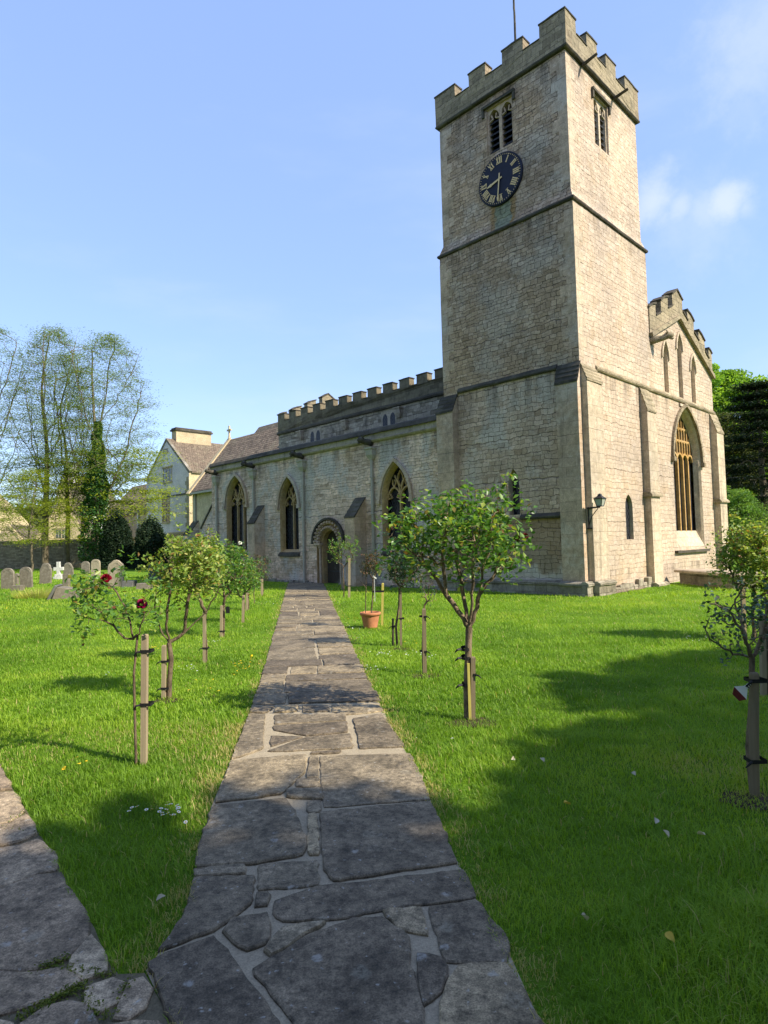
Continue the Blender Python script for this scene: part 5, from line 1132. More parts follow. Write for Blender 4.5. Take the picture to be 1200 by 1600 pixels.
# ------------------------------------------------------------------ trees
def tree_thing(name, loc, label, cat='tree', group=None): return empty(name, tuple(loc), label, cat, group)
def spring_tree(seed, loc, ht, rad, label, bias=(0, 0), ntip=760, low=False, trunk_r=(.34, .10), stems=9, leaf='spring_leaf', leafn=16, zlow=.22, top=.62, spread=1.):
    rng = np.random.default_rng(seed); t = tree_thing('spring_tree', loc, label)
    tr = list(smooth_line([(0, 0, -.2), (0, 0, ht*.12), (.1*rng.normal(), .1, ht*.25), (.18*rng.normal(), 0, ht*.4), (.25*rng.normal(), 0, ht*.55), (.3*rng.normal(), .1, ht*.75), (.35*rng.normal(), 0, ht*.95)], 3, .03, rng)); lim = []
    for q in range(stems):
        f = (.24+.4*q/max(1, stems-1)) if stems > 1 else .4; a = rng.uniform(0, 2*PI) if q > 1 else PI*q+rng.normal()*.4; o = np.array([math.cos(a), math.sin(a), 0]); e = min(.97, f+.32+.2*rng.random()); b0 = min(tr, key=lambda v: abs(v[2]-ht*f)); rr_ = rad*(.42+.4*rng.random())
        lim.append(smooth_line([b0, b0+o*rr_*.32+[0, 0, ht*(e-f)*.22], b0+o*rr_*.66+[0, 0, ht*(e-f)*.58], b0+o*rr_*.95+[0, 0, ht*(e-f)]], 4, .07, rng))
    n = ntip; z = ht*(zlow+(1-zlow)*rng.random(n)**.85); prof = np.interp(z/ht, [zlow, .35, .55, .75, .92, 1.], [.75, .95, 1., .8, .45, .12])*rad
    a = rng.uniform(0, 2*PI, n); r_ = prof*np.sqrt(.12+.88*rng.random(n)); T = np.stack([r_*np.cos(a)+bias[0]*z/ht, r_*np.sin(a)+bias[1]*z/ht, z], 1)
    paths = skeleton(tr, T, rng, .0066, step=.5, wig=.10, lenw=.16, expo=.46, first=3, bend=.20, limbs=lim, upw=1.0)
    branch_mesh('trunk', paths, 'tree_bark', t, 6, trunk_r)
    # thin flat sprays of young leaves at the twig ends
    P = []
    for pth, rd in paths[1:]:
        tip = pth[-1]; k = max(6, int(2.6*leafn*(.5+rng.random()))); k = max(5, int(k*(1.5-.95*tip[2]/ht))); sp = rng.normal(size=(k, 3))*[.48*spread, .48*spread, .10]; P.append(tip+sp)
        if len(pth) > 3: P.append(pth[len(pth)//2]+rng.normal(size=(k//2, 3))*[.6, .6, .14])
    P = np.concatenate(P); leaves('crown', P, .10+.12*rng.random(len(P)), leaf, rng, t, up=.9, flat=.3, ratio=.34); return t
Yt = 56.
def base(px, Y): q = at(px, 870, Y); return (q[0], Y, 0)
spring_tree(1, base(70, 57), 22.6, 5.0, 'tall spring tree with several upright limbs left of its ivy neighbour', (.8, 0), 900, trunk_r=(.36, .05), stems=12)
spring_tree(2, base(105, 58.5), 20.5, 4.2, 'slim straight tree standing between the tall tree and ivy tree', (-.3, 0), 560, trunk_r=(.27, .04), zlow=.3, stems=8)
spring_tree(4, base(-28, 55), 22, 5.2, 'tree at the far left edge with branches reaching in', (1., 0), 600, zlow=.25, trunk_r=(.34, .05))
spring_tree(5, base(50, 52), 8.6, 3.6, 'small young tree with yellow-green leaves before the rubble wall', (0, 0), 240, leaf='spring_leaf_low', leafn=26, trunk_r=(.12, .03), zlow=.28, spread=1.15, stems=6)
it = spring_tree(3, base(147, 56), 21.4, 5.4, 'tall tree with its trunk thickly clothed in dark ivy', (1.2, 0), 900, trunk_r=(.34, .05), zlow=.36, stems=10)
rng = np.random.default_rng(8); n = 11000; z = rng.random(n)**.9*13.2; a = rng.uniform(0, 2*PI, n); R_ = np.interp(z, [0, .8, 4, 8, 11, 13.2], [.65, 1.1, 1.2, .92, .58, .28])*(.5+.85*vnoise(a*1.6+5, z*1.1))*np.sqrt(.55+.45*rng.random(n)); bx = np.interp(z, [0, 13], [0, .35])
leaves('ivy', np.stack([R_*np.cos(a)+bx, R_*np.sin(a), z+.2], 1), .16+.10*rng.random(n), 'ivy_leaf', rng, it, up=.35, ratio=.8)
# lower yellow-green boughs reaching right from the ivy tree
def spray_tree(seed, loc, pts, label, leaf, ncl, nl, name='spring_tree', size=.16, spread=(1., 1., .2), bark_='tree_bark', trunk=None, tr=(.16, .08), r0=.012, cat='tree'):
    rng = np.random.default_rng(seed); t = tree_thing(name, loc, label, cat); T = np.array(pts)
    paths = skeleton(trunk, T, rng, r0, step=.5, wig=.15, lenw=.3, expo=.48, first=1); branch_mesh('trunk', paths, bark_, t, 6, tr)
    P = np.concatenate([p[-1]+rng.normal(size=(nl, 3))*spread for p, _ in paths[1:]]); leaves('crown', P, size*(.7+.6*rng.random(len(P))), leaf, rng, t, up=.8, flat=.45, ratio=.45); return t
rng = np.random.default_rng(17); n = 210; pts = np.stack([rng.uniform(-4.5, 6.6, n), rng.normal(size=n)*2.2, rng.uniform(4.8, 11.2, n)], 1); pts[:, 2] -= .05*np.abs(pts[:, 0])**1.3; pts[:, 2] = np.round(pts[:, 2]/.9)*.9+rng.normal(size=n)*.15
spray_tree(18, base(152, 58.5), pts, 'spreading tree with layered yellow-green boughs reaching right before the manor', 'spring_leaf_low', n, 75, trunk=[(0, 0, -.2), (.1, 0, 2.5), (.2, 0, 4.5), (.4, 0, 6.), (.7, 0, 7.6)], tr=(.2, .1), spread=(.75, .75, .16), size=.24)

def yew(seed, px, Y, w_, h_, label):
    rng = np.random.default_rng(seed); t = tree_thing('yew_bush', base(px, Y), label, 'bush', 'clipped yews by the manor wall'); n = 15000
    d = unit(rng.normal(size=(n, 3))); d[:, 2] = np.abs(d[:, 2]); a = np.arctan2(d[:, 1], d[:, 0]); lump = .80+.22*vnoise(a*2.2+seed, d[:, 2]*5)+.16*vnoise(a*6+3, d[:, 2]*11+seed); q = np.cbrt(.35+.65*rng.random(n))
    P = d*np.array([w_/2, w_/2, h_])*(lump*q)[:, None]; P[:, 2] = P[:, 2]*.96+.1
    mb = MB(); mb.tube([(0, 0, -.2), (0, 0, h_*.35), (.1, 0, h_*.6)], [.22, .16, .06], 7); mb.build('trunk', 'bark_dark', t)
    leaves('crown', P, .16+.14*rng.random(n), 'yew_leaf', rng, t, up=.15, ratio=.35)
yew(41, 183, 54, 3.1, 5.0, 'larger dark yew with loose feathery top beside the ivy tree'); yew(42, 236, 52, 3.2, 4.2, 'rounded dark yew bush below the manor gable')

def big_tree(seed, loc, ht, rad, leaf, label, n=26000, size=.4, zlow=.2, shape='round', bark_='bark_dark', ntip=90, name='broadleaf_tree', tr=(.5, .25), cat='tree', clump=.09):
    rng = np.random.default_rng(seed); t = tree_thing(name, loc, label, cat)
    cz = ht*(zlow+1)/2; hz_ = ht*(1-zlow)/2; d = unit(rng.normal(size=(ntip, 3))); rr_ = np.cbrt(.25+.75*rng.random(ntip)); T = d*np.array([rad, rad, hz_])*rr_[:, None]*(.78+.3*rng.random(ntip))[:, None]+[0, 0, cz]
    if shape == 'cone': k = np.clip(1.15-(T[:, 2]-ht*zlow)/(ht*(1-zlow)), .06, 1); T[:, :2] *= k[:, None]*1.1
    tr_ = [(0, 0, -.3), (0, 0, ht*.12), (.1, .1, ht*.25), (.2, 0, ht*.42), (.1, .1, ht*(.6 if shape != 'cone' else .85))]
    paths = skeleton(tr_, T, rng, .03, step=1., wig=.2, lenw=.3, expo=.48, first=1); branch_mesh('trunk', paths, bark_, t, 7, tr)
    per = n//ntip; sc = rad*.27*(.6+.8*rng.random(ntip)); q = rng.normal(size=(ntip, per, 3)); q = unit(q)*np.cbrt(rng.random((ntip, per, 1)))*sc[:, None, None]*[1.15, 1.15, .62]
    P = (T[:, None]+q).reshape(-1, 3); r = np.clip(np.repeat(rng.random(ntip)*.45, per)+rng.random(len(P))*.55, 0, 1)
    P[:, 2] = np.maximum(P[:, 2], .15); leaves('crown', P, size*(.6+.7*rng.random(len(P))), leaf, rng, t, rnd=r, up=.45, ratio=.6); return t
def base2(px, Y): q = at(px, 840, Y); return (q[0], Y, 0)
big_tree(51, base2(1146, 78), 24.5, 5.8, 'lime_leaf', 'bright green broadleaf tree with rounded crown beyond the west gable', 60000, .42, .16, ntip=150)
big_tree(52, base2(1214, 84), 22.5, 5.2, 'cedar_leaf', 'dark evergreen tree with a dense crown right of the bright tree', 30000, .5, .1, ntip=120)
big_tree(54, base2(1128, 72), 16., 4.6, 'wood_leaf', 'shadowy broadleaf tree half hidden behind the gable corner', 22000, .4, .1)
# cedar with flat shelves and pale bare trunk
rng = np.random.default_rng(53); pts = []
for k in range(14):
    zz = 3.2+k*1.0; rr_ = np.interp(zz, [3, 6, 9, 13, 16.5], [5.2, 5.0, 4.2, 2.6, .7]); m_ = 22
    a = rng.uniform(0, 2*PI, m_); q = rr_*np.sqrt(.15+.85*rng.random(m_)); pts.append(np.stack([q*np.cos(a), q*np.sin(a)*.8, zz+rng.normal(size=m_)*.12-.06*q], 1))
spray_tree(55, base2(1196, 60), np.concatenate(pts), 'dark cedar with flat layered shelves and pale bare trunk', 'cedar_leaf', 0, 110, 'cedar_tree', .28, (.85, .7, .10), 'tree_bark', [(0, 0, -.3), (0, 0, 2.5), (.1, 0, 5), (0, 0, 8), (.1, 0, 12), (0, 0, 16.)], (.5, .1), .03)
big_tree(56, base2(1137, 50), 5.8, 2.2, 'shrub_leaf', 'leafy bright green shrub growing beside the right gable buttress', 16000, .16, .06, ntip=70, name='leafy_shrub', tr=(.08, .04), cat='shrub')
big_tree(57, base2(1176, 49), 4.0, 2.6, 'shrub_leaf', 'wide shrub spilling over behind the low right-hand wall', 14000, .14, .05, ntip=70, name='leafy_shrub', tr=(.08, .04), cat='shrub')
big_tree(58, base2(1215, 52), 4.6, 2.6, 'wood_leaf', 'dull olive shrub at the right edge above the low wall', 9000, .16, .05, ntip=60, name='leafy_shrub', tr=(.08, .04), cat='shrub')
# far woods on rising ground
def hill(name, x0, x1, y0, y1, hmax, label, mat, seed):
    mb = MB(); nx, ny = 24, 10; rng = np.random.default_rng(seed)
    X = np.linspace(x0, x1, nx); Y_ = np.linspace(y0, y1, ny); V = []
    for j, y in enumerate(Y_):
        for i, x in enumerate(X): f = math.sin(PI*min(1, (j/(ny-1))*.9))*math.sin(PI*i/(nx-1))**.5; V.append((x, y, -.5+hmax*f*(.8+.4*vnoise(np.array([x*.02]), np.array([y*.02]))[0])))
    mb.add(V, [(j*nx+i, j*nx+i+1, (j+1)*nx+i+1, (j+1)*nx+i) for j in range(ny-1) for i in range(nx-1)]); o = mb.build(name, mat, None, True); return tag(o, label, kind='structure'), np.array(V)
_, HV = hill('hill', -170, 10, 130, 260, 13, 'wooded rise behind the houses', 'turf', 1)
rng = np.random.default_rng(61); n = 60000; c = HV[rng.integers(0, len(HV), 900)]; c = c[(c[:, 2] > 1)]; P = c[rng.integers(0, len(c), n)]+rng.normal(size=(n, 3))*[3.5, 3.5, 2.0]; P[:, 2] = np.maximum(P[:, 2]+2.5, 0)
tag(leaves('far_woods', P, .9+.7*rng.random(n), 'wood_leaf', rng, up=.4, ratio=.7), 'far-off wood covering the rise behind the houses', 'wood', kind='stuff')
_, HV = hill('hill', 40, 190, 95, 240, 16, 'wooded rise beyond the church', 'turf', 2)
rng = np.random.default_rng(62); n = 50000; c = HV[rng.integers(0, len(HV), 900)]; c = c[(c[:, 2] > 1)]; P = c[rng.integers(0, len(c), n)]+rng.normal(size=(n, 3))*[3.5, 3.5, 2.0]; P[:, 2] = np.maximum(P[:, 2]+2, 0)
tag(leaves('far_woods', P, .9+.7*rng.random(n), 'cedar_leaf', rng, up=.4, ratio=.7), 'dark far-off wood on the rise beyond the church', 'wood', kind='stuff')
# trees behind the viewer whose shade falls across the near lawn
for k, (x, y, h, r_) in enumerate(SHADE := [(10.5, -3.9, 11.2, 3.2), (12.6, -1.7, 11.1, 3.2), (14.6, 0.7, 11.3, 3.0), (16.8, 2.5, 11.5, 2.8), (13.2, -5.6, 13.0, 4.), (16.2, -2.6, 13.2, 4.), (19.2, 0.2, 13.4, 3.6), (8.8, -8.0, 12.2, 4.0), (5.4, -11., 12., 4.0), (25.2, 6.6, 14.5, 1.9), (21.5, 3.4, 13., 3.)]):
    big_tree(70+k, (x, y, 0), h, r_, 'yew_leaf' if k % 2 else 'shrub_leaf', ['churchyard tree standing behind the viewer', 'evergreen standing behind the viewer'][k % 2], 13000, .46, .08, ntip=110, cat='tree').__setitem__('group', 'trees shading the near lawn')

for k, (x, y, h, r_) in enumerate([(-17, 9, 17, 5.5), (-20, 0, 18, 6), (-14, -9, 17, 5.5), (-5, -17, 18, 6), (-28, 20, 16, 5.5), (6, -24, 19, 6.5)]):  # unseen trees added to cut low sky light on the clock-side walls
    big_tree(90+k, (x, y, 0), h, r_, 'wood_leaf', 'tall broadleaf tree standing beyond the left of the view', 9000, .62, .1, ntip=80, cat='tree').__setitem__('group', 'unseen trees added to dim sky light on the shady side')

# ------------------------------------------------------------------ roses, stakes and pot
def stake(px, py, pt, wpx, mat, label, ties=(), tiemat='rubber_black', name='wooden_stake', dirx=1, roundp=False):
    p = gnd(px, py); Y = p[1]; top = at(pt[0], pt[1], Y); h_ = top[2]; w_ = max(.018, wpx*Y/F); r = empty(name, tuple(p), label, 'stake', 'stakes beside the standard roses'); dx = top[0]-p[0]
    mb = MB()
    if roundp: mb.tube([(0, 0, -.1), (dx*.5, 0, h_*.5), (dx, 0, h_-.012), (dx, 0, h_)], [w_/2, w_/2, w_/2, w_*.42], 12)
    else:
        q = lambda z, e: [(dx*z/h_-w_/2+e, -w_/2+e, z), (dx*z/h_+w_/2-e, -w_/2+e, z), (dx*z/h_+w_/2-e, w_/2-e, z), (dx*z/h_-w_/2+e, w_/2-e, z)]
        mb.rings([q(-.1, 0), q(h_-.01, 0), q(h_, .006)], cap_top=True)
    mb.build('post', mat, r)
    for z in ties:
        tb_ = MB(); zz = h_*z; cx = dx*z; e = w_/2+.006
        tb_.rings([[(cx-e-.03*dirx*(dirx < 0), -e, zz+k), (cx+e+.03*(dirx > 0), -e, zz+k), (cx+e+.03*(dirx > 0), e+.02, zz+k), (cx-e-.03*(dirx < 0), e+.02, zz+k)] for k in (-.012, .012)]); s = -dirx
        tb_.tube([(cx+s*e, -e, zz), (cx+s*(e+.02), -e-.015, zz-.004), (cx+s*(e+.045), -e-.01, zz-.03)], [.009, .008, .004], 5); tb_.build('tie', tiemat, r)
    return r
def bloom(parent, P, r_, mat, seed, name='bloom'):
    rng = np.random.default_rng(seed); Vs = []; Fs = []; Rs = []; b = 0; P = np.array(P, float)
    for ring_, (cnt, rad, tilt, sz) in enumerate(((4, .03, 1.45, .42), (5, .15, 1.25, .55), (6, .35, .95, .75), (7, .6, .65, .9), (8, .85, .3, .95), (8, .95, -.1, .9))):
        for k in range(cnt):
            a = 2*PI*k/cnt+ring_*.5+rng.normal()*.15; o = np.array([math.cos(a), math.sin(a), 0]); tg = np.array([-o[1], o[0], 0]); t_ = tilt+rng.normal()*.12
            g_ = []
            for i in range(4):
                for j in range(4):
                    u_ = (j-1.5)/1.5; v_ = i/3; w_ = sz*(.35+.65*math.sin(PI*(.15+.75*v_)))*.55
                    rr_ = rad*.45+v_*sz*.75*math.cos(t_)-.22*u_*u_*w_; zz = v_*sz*.75*math.sin(t_)+.10*u_*u_-(.25*max(0, v_-.6) if ring_ > 3 else -.05)-.10*ring_
                    g_.append(P+r_*(o*rr_+tg*u_*w_+np.array([0, 0, zz+.2]))+rng.normal(size=3)*r_*.02)
            Vs += g_; 
            for i in range(3):
                for j in range(3): c = b+i*4+j; Fs += [c, c+1, c+5, c+4]
            Rs += [rng.random()]*16; b += 16
    return arr_mesh(name, np.array(Vs), 4, np.array(Fs), mat, Rs, parent, True)
def leaflets(T, dirs, rng, size, n5):
    """compound rose leaves: a stalk direction per leaf and five leaflets along it"""
    P = []; 
    for t_, d in zip(T, dirs):
        for _ in range(n5):
            a = unit(d*.6+rng.normal(size=3)*.8+[0, 0, -.1]); o = t_+rng.normal(size=3)*size*1.1; sd = unit(np.cross(a, rng.normal(size=3)))
            for k, (f, s) in enumerate(((1.9, 0), (1.25, .62), (1.25, -.62), (.6, .55), (.6, -.55))): P.append(o+a*size*f+sd*size*s)
    return np.array(P)
def rose(seed, tpx, fork, box, label, leaf='rose_leaf', ntip=70, lsize=.05, n5=3, dens=1., r0=.0028, tr=(.022, .018), barkm='rose_bark', lo=.45, blooms=(), limbs=None, tail=None, flat=.8, expo=.46, extra_tips=(), topw=0.):
    """standard rose: trunk from pixel tpx up to fork, crown filling the pixel box at that depth"""
    rng = np.random.default_rng(seed); p = gnd(*tpx); Y = p[1]; r = empty('standard_rose', tuple(p), label, 'rose', 'standard roses along the path')
    fk = at(fork[0], fork[1], Y)-p; c0 = at(box[0], box[1], Y)-p; c1 = at(box[2], box[3], Y)-p; cx, cz = (c0[0]+c1[0])/2, (c0[2]+c1[2])/2; rx, rz_ = abs(c1[0]-c0[0])/2, abs(c0[2]-c1[2])/2
    trunk = [np.array([0, 0, -.05]), np.array([rng.normal()*.012, 0, fk[2]*.35]), np.array([fk[0]*.6+rng.normal()*.012, 0, fk[2]*.7]), np.array([fk[0], 0, fk[2]])]
    T = []
    while len(T) < ntip:
        q = rng.uniform(-1, 1, 3)
        if (q*q).sum() > 1 or (q*q).sum() < .12: continue
        z = cz+q[2]*rz_
        if (q[2]+1)/2 < lo*rng.random()*1.6: continue
        T.append([cx+q[0]*rx, q[1]*rx*flat, z])
    T = np.array(T+[list(at(*e, Y)-p) for e in extra_tips]); TT = T
    LB = []
    for lb in (limbs or ()):
        q = [at(lx, ly, Y)-p+np.array([0, ld, 0]) for lx, ly, ld in lb]; LB.append(smooth_line(q, 3, .006, rng))
    paths = skeleton(trunk, TT, rng, r0, step=.06, wig=.22, lenw=.22, expo=expo, first=3, bend=.4, limbs=LB, upw=.5); branch_mesh('stems', paths, barkm, r, 7, tr)
    tips = np.array([q[0][-1] for q in paths[1:]]); dirs = unit(np.array([q[0][-1]-q[0][-2] for q in paths[1:]]))
    zt_ = (tips[:, 2]-tips[:, 2].min())/(np.ptp(tips[:, 2])+1e-6); k = rng.random(len(tips)) < dens*np.clip(.12+topw*zt_, 0, 1) if topw else rng.random(len(tips)) < dens
    P = leaflets(tips[k], dirs[k], rng, lsize, n5)
    if len(P): leaves('leaves', P, lsize*(.75+.5*rng.random(len(P))), leaf, rng, r, up=.55, ratio=.62, fold=.1, droop=.25)
    for i, (bx, by, br, bm_) in enumerate(blooms):
        q = at(bx, by, Y)-p; j = int(np.argmin(np.linalg.norm(tips-q, axis=1))); q[1] = -.05 if br > .03 else tips[j][1]; bl_ = bloom(r, (0, 0, 0), br, bm_, seed*7+i); bl_.location = tuple(q); bl_.rotation_euler = (.75, .1*i, .4*i)
        sb = MB(); sb.tube([tips[j], (tips[j]+q)/2+[0, 0, -.02], q], [.004, .0035, .003], 5); st = sb.build('bloom_stem', 'rose_bark', r)
    return r, p
ST = [
 dict(px=225, py=1194, pt=(226.5, 991), wpx=8.5, mat='stake_wood', label='squared pale stake holding the sparse rose with red blooms', ties=(.87, .46)),
 dict(px=256, py=1092, pt=(256.5, 1008), wpx=6, mat='stake_wood', label='short pale stake left of the thick rose trunk behind the red blooms', ties=(.7, .2)),
 dict(px=319.6, py=1036, pt=(319.6, 952), wpx=4.5, mat='stake_wood', label='thin stake standing clear in the grass below the yellowing rose leaves', ties=(.28,)),
 dict(px=345.8, py=996, pt=(346.5, 946), wpx=4, mat='stake_wood', label='stake tied low to the rose with a hanging black tag', ties=(.2,)),
 dict(px=379.5, py=973, pt=(380.5, 930), wpx=3.6, mat='stake_wood', label='fourth stake along the left verge, pale and upright before the far bushes'),
 dict(px=385.5, py=955, pt=(386.5, 922), wpx=3.2, mat='stake_wood', label='short pale stake close behind the fourth left verge stake'),
 dict(px=409, py=931, pt=(409.5, 905), wpx=3, mat='stake_wood', label='farthest stake on the left verge near the church wall'),
 dict(px=738.8, py=1126, pt=(739, 1026), wpx=7, mat='stake_old', label='squared weathered stake at the foot of the largest rose', ties=(.72,), dirx=-1),
 dict(px=663.8, py=1054, pt=(662.5, 951), wpx=6, mat='stake_old', label='weathered stake carrying the small thin-leaved rose by the daisies', ties=(.88, .35), dirx=-1),
 dict(px=626.5, py=1011, pt=(626, 922), wpx=3.6, mat='stake_old', label='stake pressed against the round-headed rose before the arched window', ties=(.5,)),
 dict(px=614, py=1009, pt=(614, 966), wpx=3.4, mat='stake_dark', label='short dark stub stake left of the round-headed rose', ties=(.7,)),
 dict(px=597, py=978, pt=(598.2, 911), wpx=3.6, mat='bamboo', label='upright stake just behind the terracotta pot'),
 dict(px=545.5, py=934, pt=(546, 872), wpx=3.4, mat='stake_wood', label='tall pale stake in front of the stepped buttress by the door', ties=(.3,)),
 dict(px=535, py=921, pt=(535, 902), wpx=3.2, mat='stake_wood', label='short stake stump nearest the church door'),
 dict(px=1178, py=1247, pt=(1178, 1051), wpx=14, mat='stake_old', label='thick rounded stake in the right foreground with black ties', ties=(.94, .3), roundp=True),
 dict(px=1193, py=1088, pt=(1191, 960), wpx=7, mat='stake_wood', label='tall pale stake at the right edge behind the foreground rose'),
 dict(px=1162.5, py=991, pt=(1160, 905), wpx=5.5, mat='stake_wood', label='slim stake under the bushy green rose at the right', ties=(.5,)),
]
for s_ in ST: stake(**s_)
LX = rose
rose(101, (213, 1195), (215, 992), (104, 876, 258, 1000), 'sparse rose with two crimson blooms nearest on the left verge', ntip=34, lsize=.048, n5=3, r0=.0021, tr=(.011, .009), lo=.15, blooms=((169.4, 902.6, .040, 'petal_red'), (225.5, 941.7, .041, 'petal_magenta')), limbs=[[(215, 994, 0), (198, 999, .02), (180, 988, .04), (160, 966, .05), (140, 946, .03)], [(205, 997, .01), (202, 970, .0), (190, 935, -.03), (174, 912, -.04)], [(215, 994, 0), (222, 978, -.02), (230, 962, -.05), (228, 950, -.06)]], extra_tips=((135, 925), (150, 905), (128, 948), (165, 918), (222, 958), (186, 900)), dens=.95)
rose(102, (264, 1091), (264, 1004), (238, 842, 346, 950), 'thick-trunked rose with dense yellowing crown behind the crimson blooms', 'rose_leaf_yellow', 150, .056, 3, r0=.0024, tr=(.030, .026), lo=.2, topw=2.2, limbs=[[(264, 1004, 0), (250, 985, .03), (240, 958, .06), (239, 930, .08)], [(264, 1004, 0), (264, 975, -.08), (270, 940, -.14), (276, 900, -.15)], [(264, 1004, 0), (286, 990, .04), (312, 964, .08), (335, 932, .05), (345, 912, 0)], [(286, 990, .04), (293, 955, -.05), (300, 920, -.08), (302, 885, -.1)]])
rose(103, (322, 1036), (322, 958), (288, 838, 352, 935), 'leafy yellow-green rose with slender stems second along left verge', 'rose_leaf_yellow', 110, .054, 3, tr=(.014, .012), lo=.6)
rose(104, (349, 995.5), (350, 948), (318, 852, 388, 930), 'green rose with a black hanging tag third along left verge', 'rose_leaf', 120, .058, 3, tr=(.022, .018), lo=.5, blooms=((376, 848, .035, 'daisy_white'),))
rose(105, (381, 973), (381, 936), (350, 868, 402, 942), 'dense mid green rose fourth along left verge', 'rose_leaf', 100, .06, 3, tr=(.018, .015), lo=.4)
rose(106, (388, 954), (388, 926), (366, 872, 412, 930), 'dark green rose close behind the fourth bush on left verge', 'rose_leaf', 80, .05, 3, tr=(.018, .015), lo=.4)
rose(107, (397, 943), (398, 920), (384, 868, 416, 924), 'small rose with reddish tips near the church end of left verge', 'rose_leaf_bronze', 60, .05, 2, tr=(.015, .012), lo=.3, blooms=((395, 882, .03, 'petal_red'),))
rose(108, (410, 930), (410, 908), (399, 866, 424, 912), 'farthest rose on the left verge against the aisle wall', 'rose_leaf_blue', 50, .05, 2, tr=(.015, .012), lo=.3)
rR, pR = rose(110, (730, 1125), (733, 980), (606, 778, 820, 925), 'largest standard rose with thick gnarled limbs before the tower', 'rose_leaf', 250, .064, 3, r0=.0024, tr=(.030, .033), barkm='rose_bark_warm', lo=.3, expo=.5, topw=1.1,
     limbs=[[(733, 980, 0), (716, 955, .0), (692, 917, .03), (665, 883, .05), (640, 860, .04), (612, 836, .0)], [(700, 930, .02), (692, 892, -.05), (690, 850, -.12), (700, 812, -.15)], [(733, 980, 0), (727, 940, .08), (721, 900, .14), (716, 860, .2), (722, 812, .22)], [(733, 980, 0), (742, 958, 0), (750, 926, -.02), (767, 904, -.03), (787, 880, -.02), (802, 858, 0), (813, 842, 0)], [(750, 926, -.02), (752, 890, -.1), (760, 850, -.18), (764, 808, -.2)], [(767, 904, -.03), (784, 868, .08), (790, 828, .15), (796, 790, .15)], [(665, 883, .05), (655, 855, -.04), (640, 825, -.08)], [(733, 980, 0), (736, 940, -.1), (732, 895, -.2), (735, 850, -.28)]], extra_tips=((612, 826), (606, 842), (620, 818), (632, 812), (816, 846), (820, 838), (812, 855), (798, 772), (792, 778), (802, 790), (705, 776), (760, 772), (640, 815), (655, 806)),
     blooms=((808, 840, .030, 'petal_dead'), (819, 837, .032, 'petal_dead'), (690, 812, .026, 'petal_dead'), (778, 826, .026, 'petal_dead')))
mb = MB(); Y = pR[1]
for px, py, q in ((705, 770, 800), (731, 769, 800), (743, 770, 800), (776, 768, 790), (757, 778, 800), (792, 761, 785), (650, 806, 830), (646, 800, 830)):
    mb = MB(); a, b = at(px, py, Y)-pR, at(px+2, q+6, Y)-pR; mb.tube([b, (a+b)/2, a], [.004, .0035, .003], 5); mb.tube([a-[0, 0, .006], a+[0, 0, .006], a+[0, 0, .016], a+[0, 0, .026]], [.003, .009, .008, .001], 6); mb.build('rose_hip', 'rose_bark_warm', rR)
mb = MB(); q = at(733.5, 1120, Y)-pR; q2 = at(732, 1035, Y)-pR; mb.box(q[0]-.012, q[0]+.012, -.05, -.03, -.02, q2[2]); mb.build('yellow_splint', 'bamboo', rR)
for zz in (.33, .58, .66):
    mb = MB(); mb.rings([[(.045*math.cos(a)+.004, .045*math.sin(a), zz*1.0+k+.008*math.sin(a)) for a in np.linspace(0, 2*PI, 10, endpoint=False)] for k in (-.014, .014)]); mb.tube([(-.04, -.02, zz), (-.075, -.035, zz-.004), (-.10, -.03, zz-.03)], [.012, .011, .005], 5); mb.build('tie', 'rubber_black', rR)
rose(111, (661.5, 1053), (663, 946), (648, 902, 690, 950), 'small thin rose on a stake between big rose and path', 'rose_leaf_blue', 22, .036, 1, tr=(.012, .010), lo=.2, dens=.7)
rose(112, (621, 1010), (624, 920), (601, 862, 664, 918), 'round-headed green rose before the two-light window', 'rose_leaf_blue', 130, .046, 3, tr=(.02, .017), lo=.35)
rose(113, (537, 934), (536, 888), (511, 838, 562, 884), 'loose light green rose trained on stakes beside church door', 'rose_leaf', 80, .055, 2, tr=(.02, .016), lo=.2, extra_tips=((515, 872), (520, 846), (556, 848)))
rose(114, (1175, 1244), (1175, 1026), (1098, 900, 1240, 1030), 'twisted bare-stemmed rose on thick stake in right foreground', 'rose_leaf_blue', 40, .034, 2, r0=.003, tr=(.014, .018), barkm='rose_bark_warm', lo=.2, limbs=[[(1175, 1026, 0), (1158, 1024, .02), (1138, 1016, .03), (1120, 1004, .03), (1108, 998, 0)], [(1175, 1026, 0), (1163, 1002, -.02), (1148, 975, -.04), (1134, 955, -.04), (1118, 944, -.03)], [(1175, 1026, 0), (1192, 1006, .04), (1208, 980, .06), (1222, 950, .05)], [(1163, 1002, -.02), (1166, 970, .05), (1160, 945, .08), (1168, 925, .1)], [(1192, 1006, .04), (1196, 965, -.02), (1190, 930, -.04)]], extra_tips=((1108, 943), (1118, 938), (1128, 962), (1150, 965), (1120, 1012), (1112, 1004), (1135, 1030), (1178, 948), (1130, 970)), dens=.8)
rose(115, (1178, 1000), (1178, 945), (1122, 818, 1236, 945), 'bushy bright green rose with dense crown at right edge', 'rose_leaf_yellow', 240, .066, 4, tr=(.03, .024), lo=.5)
rose(116, (1200, 1086), (1200, 975), (1150, 930, 1260, 1000), 'leggy rose on tall stake behind the right foreground rose', 'rose_leaf_blue', 46, .045, 2, tr=(.018, .015), lo=.2)
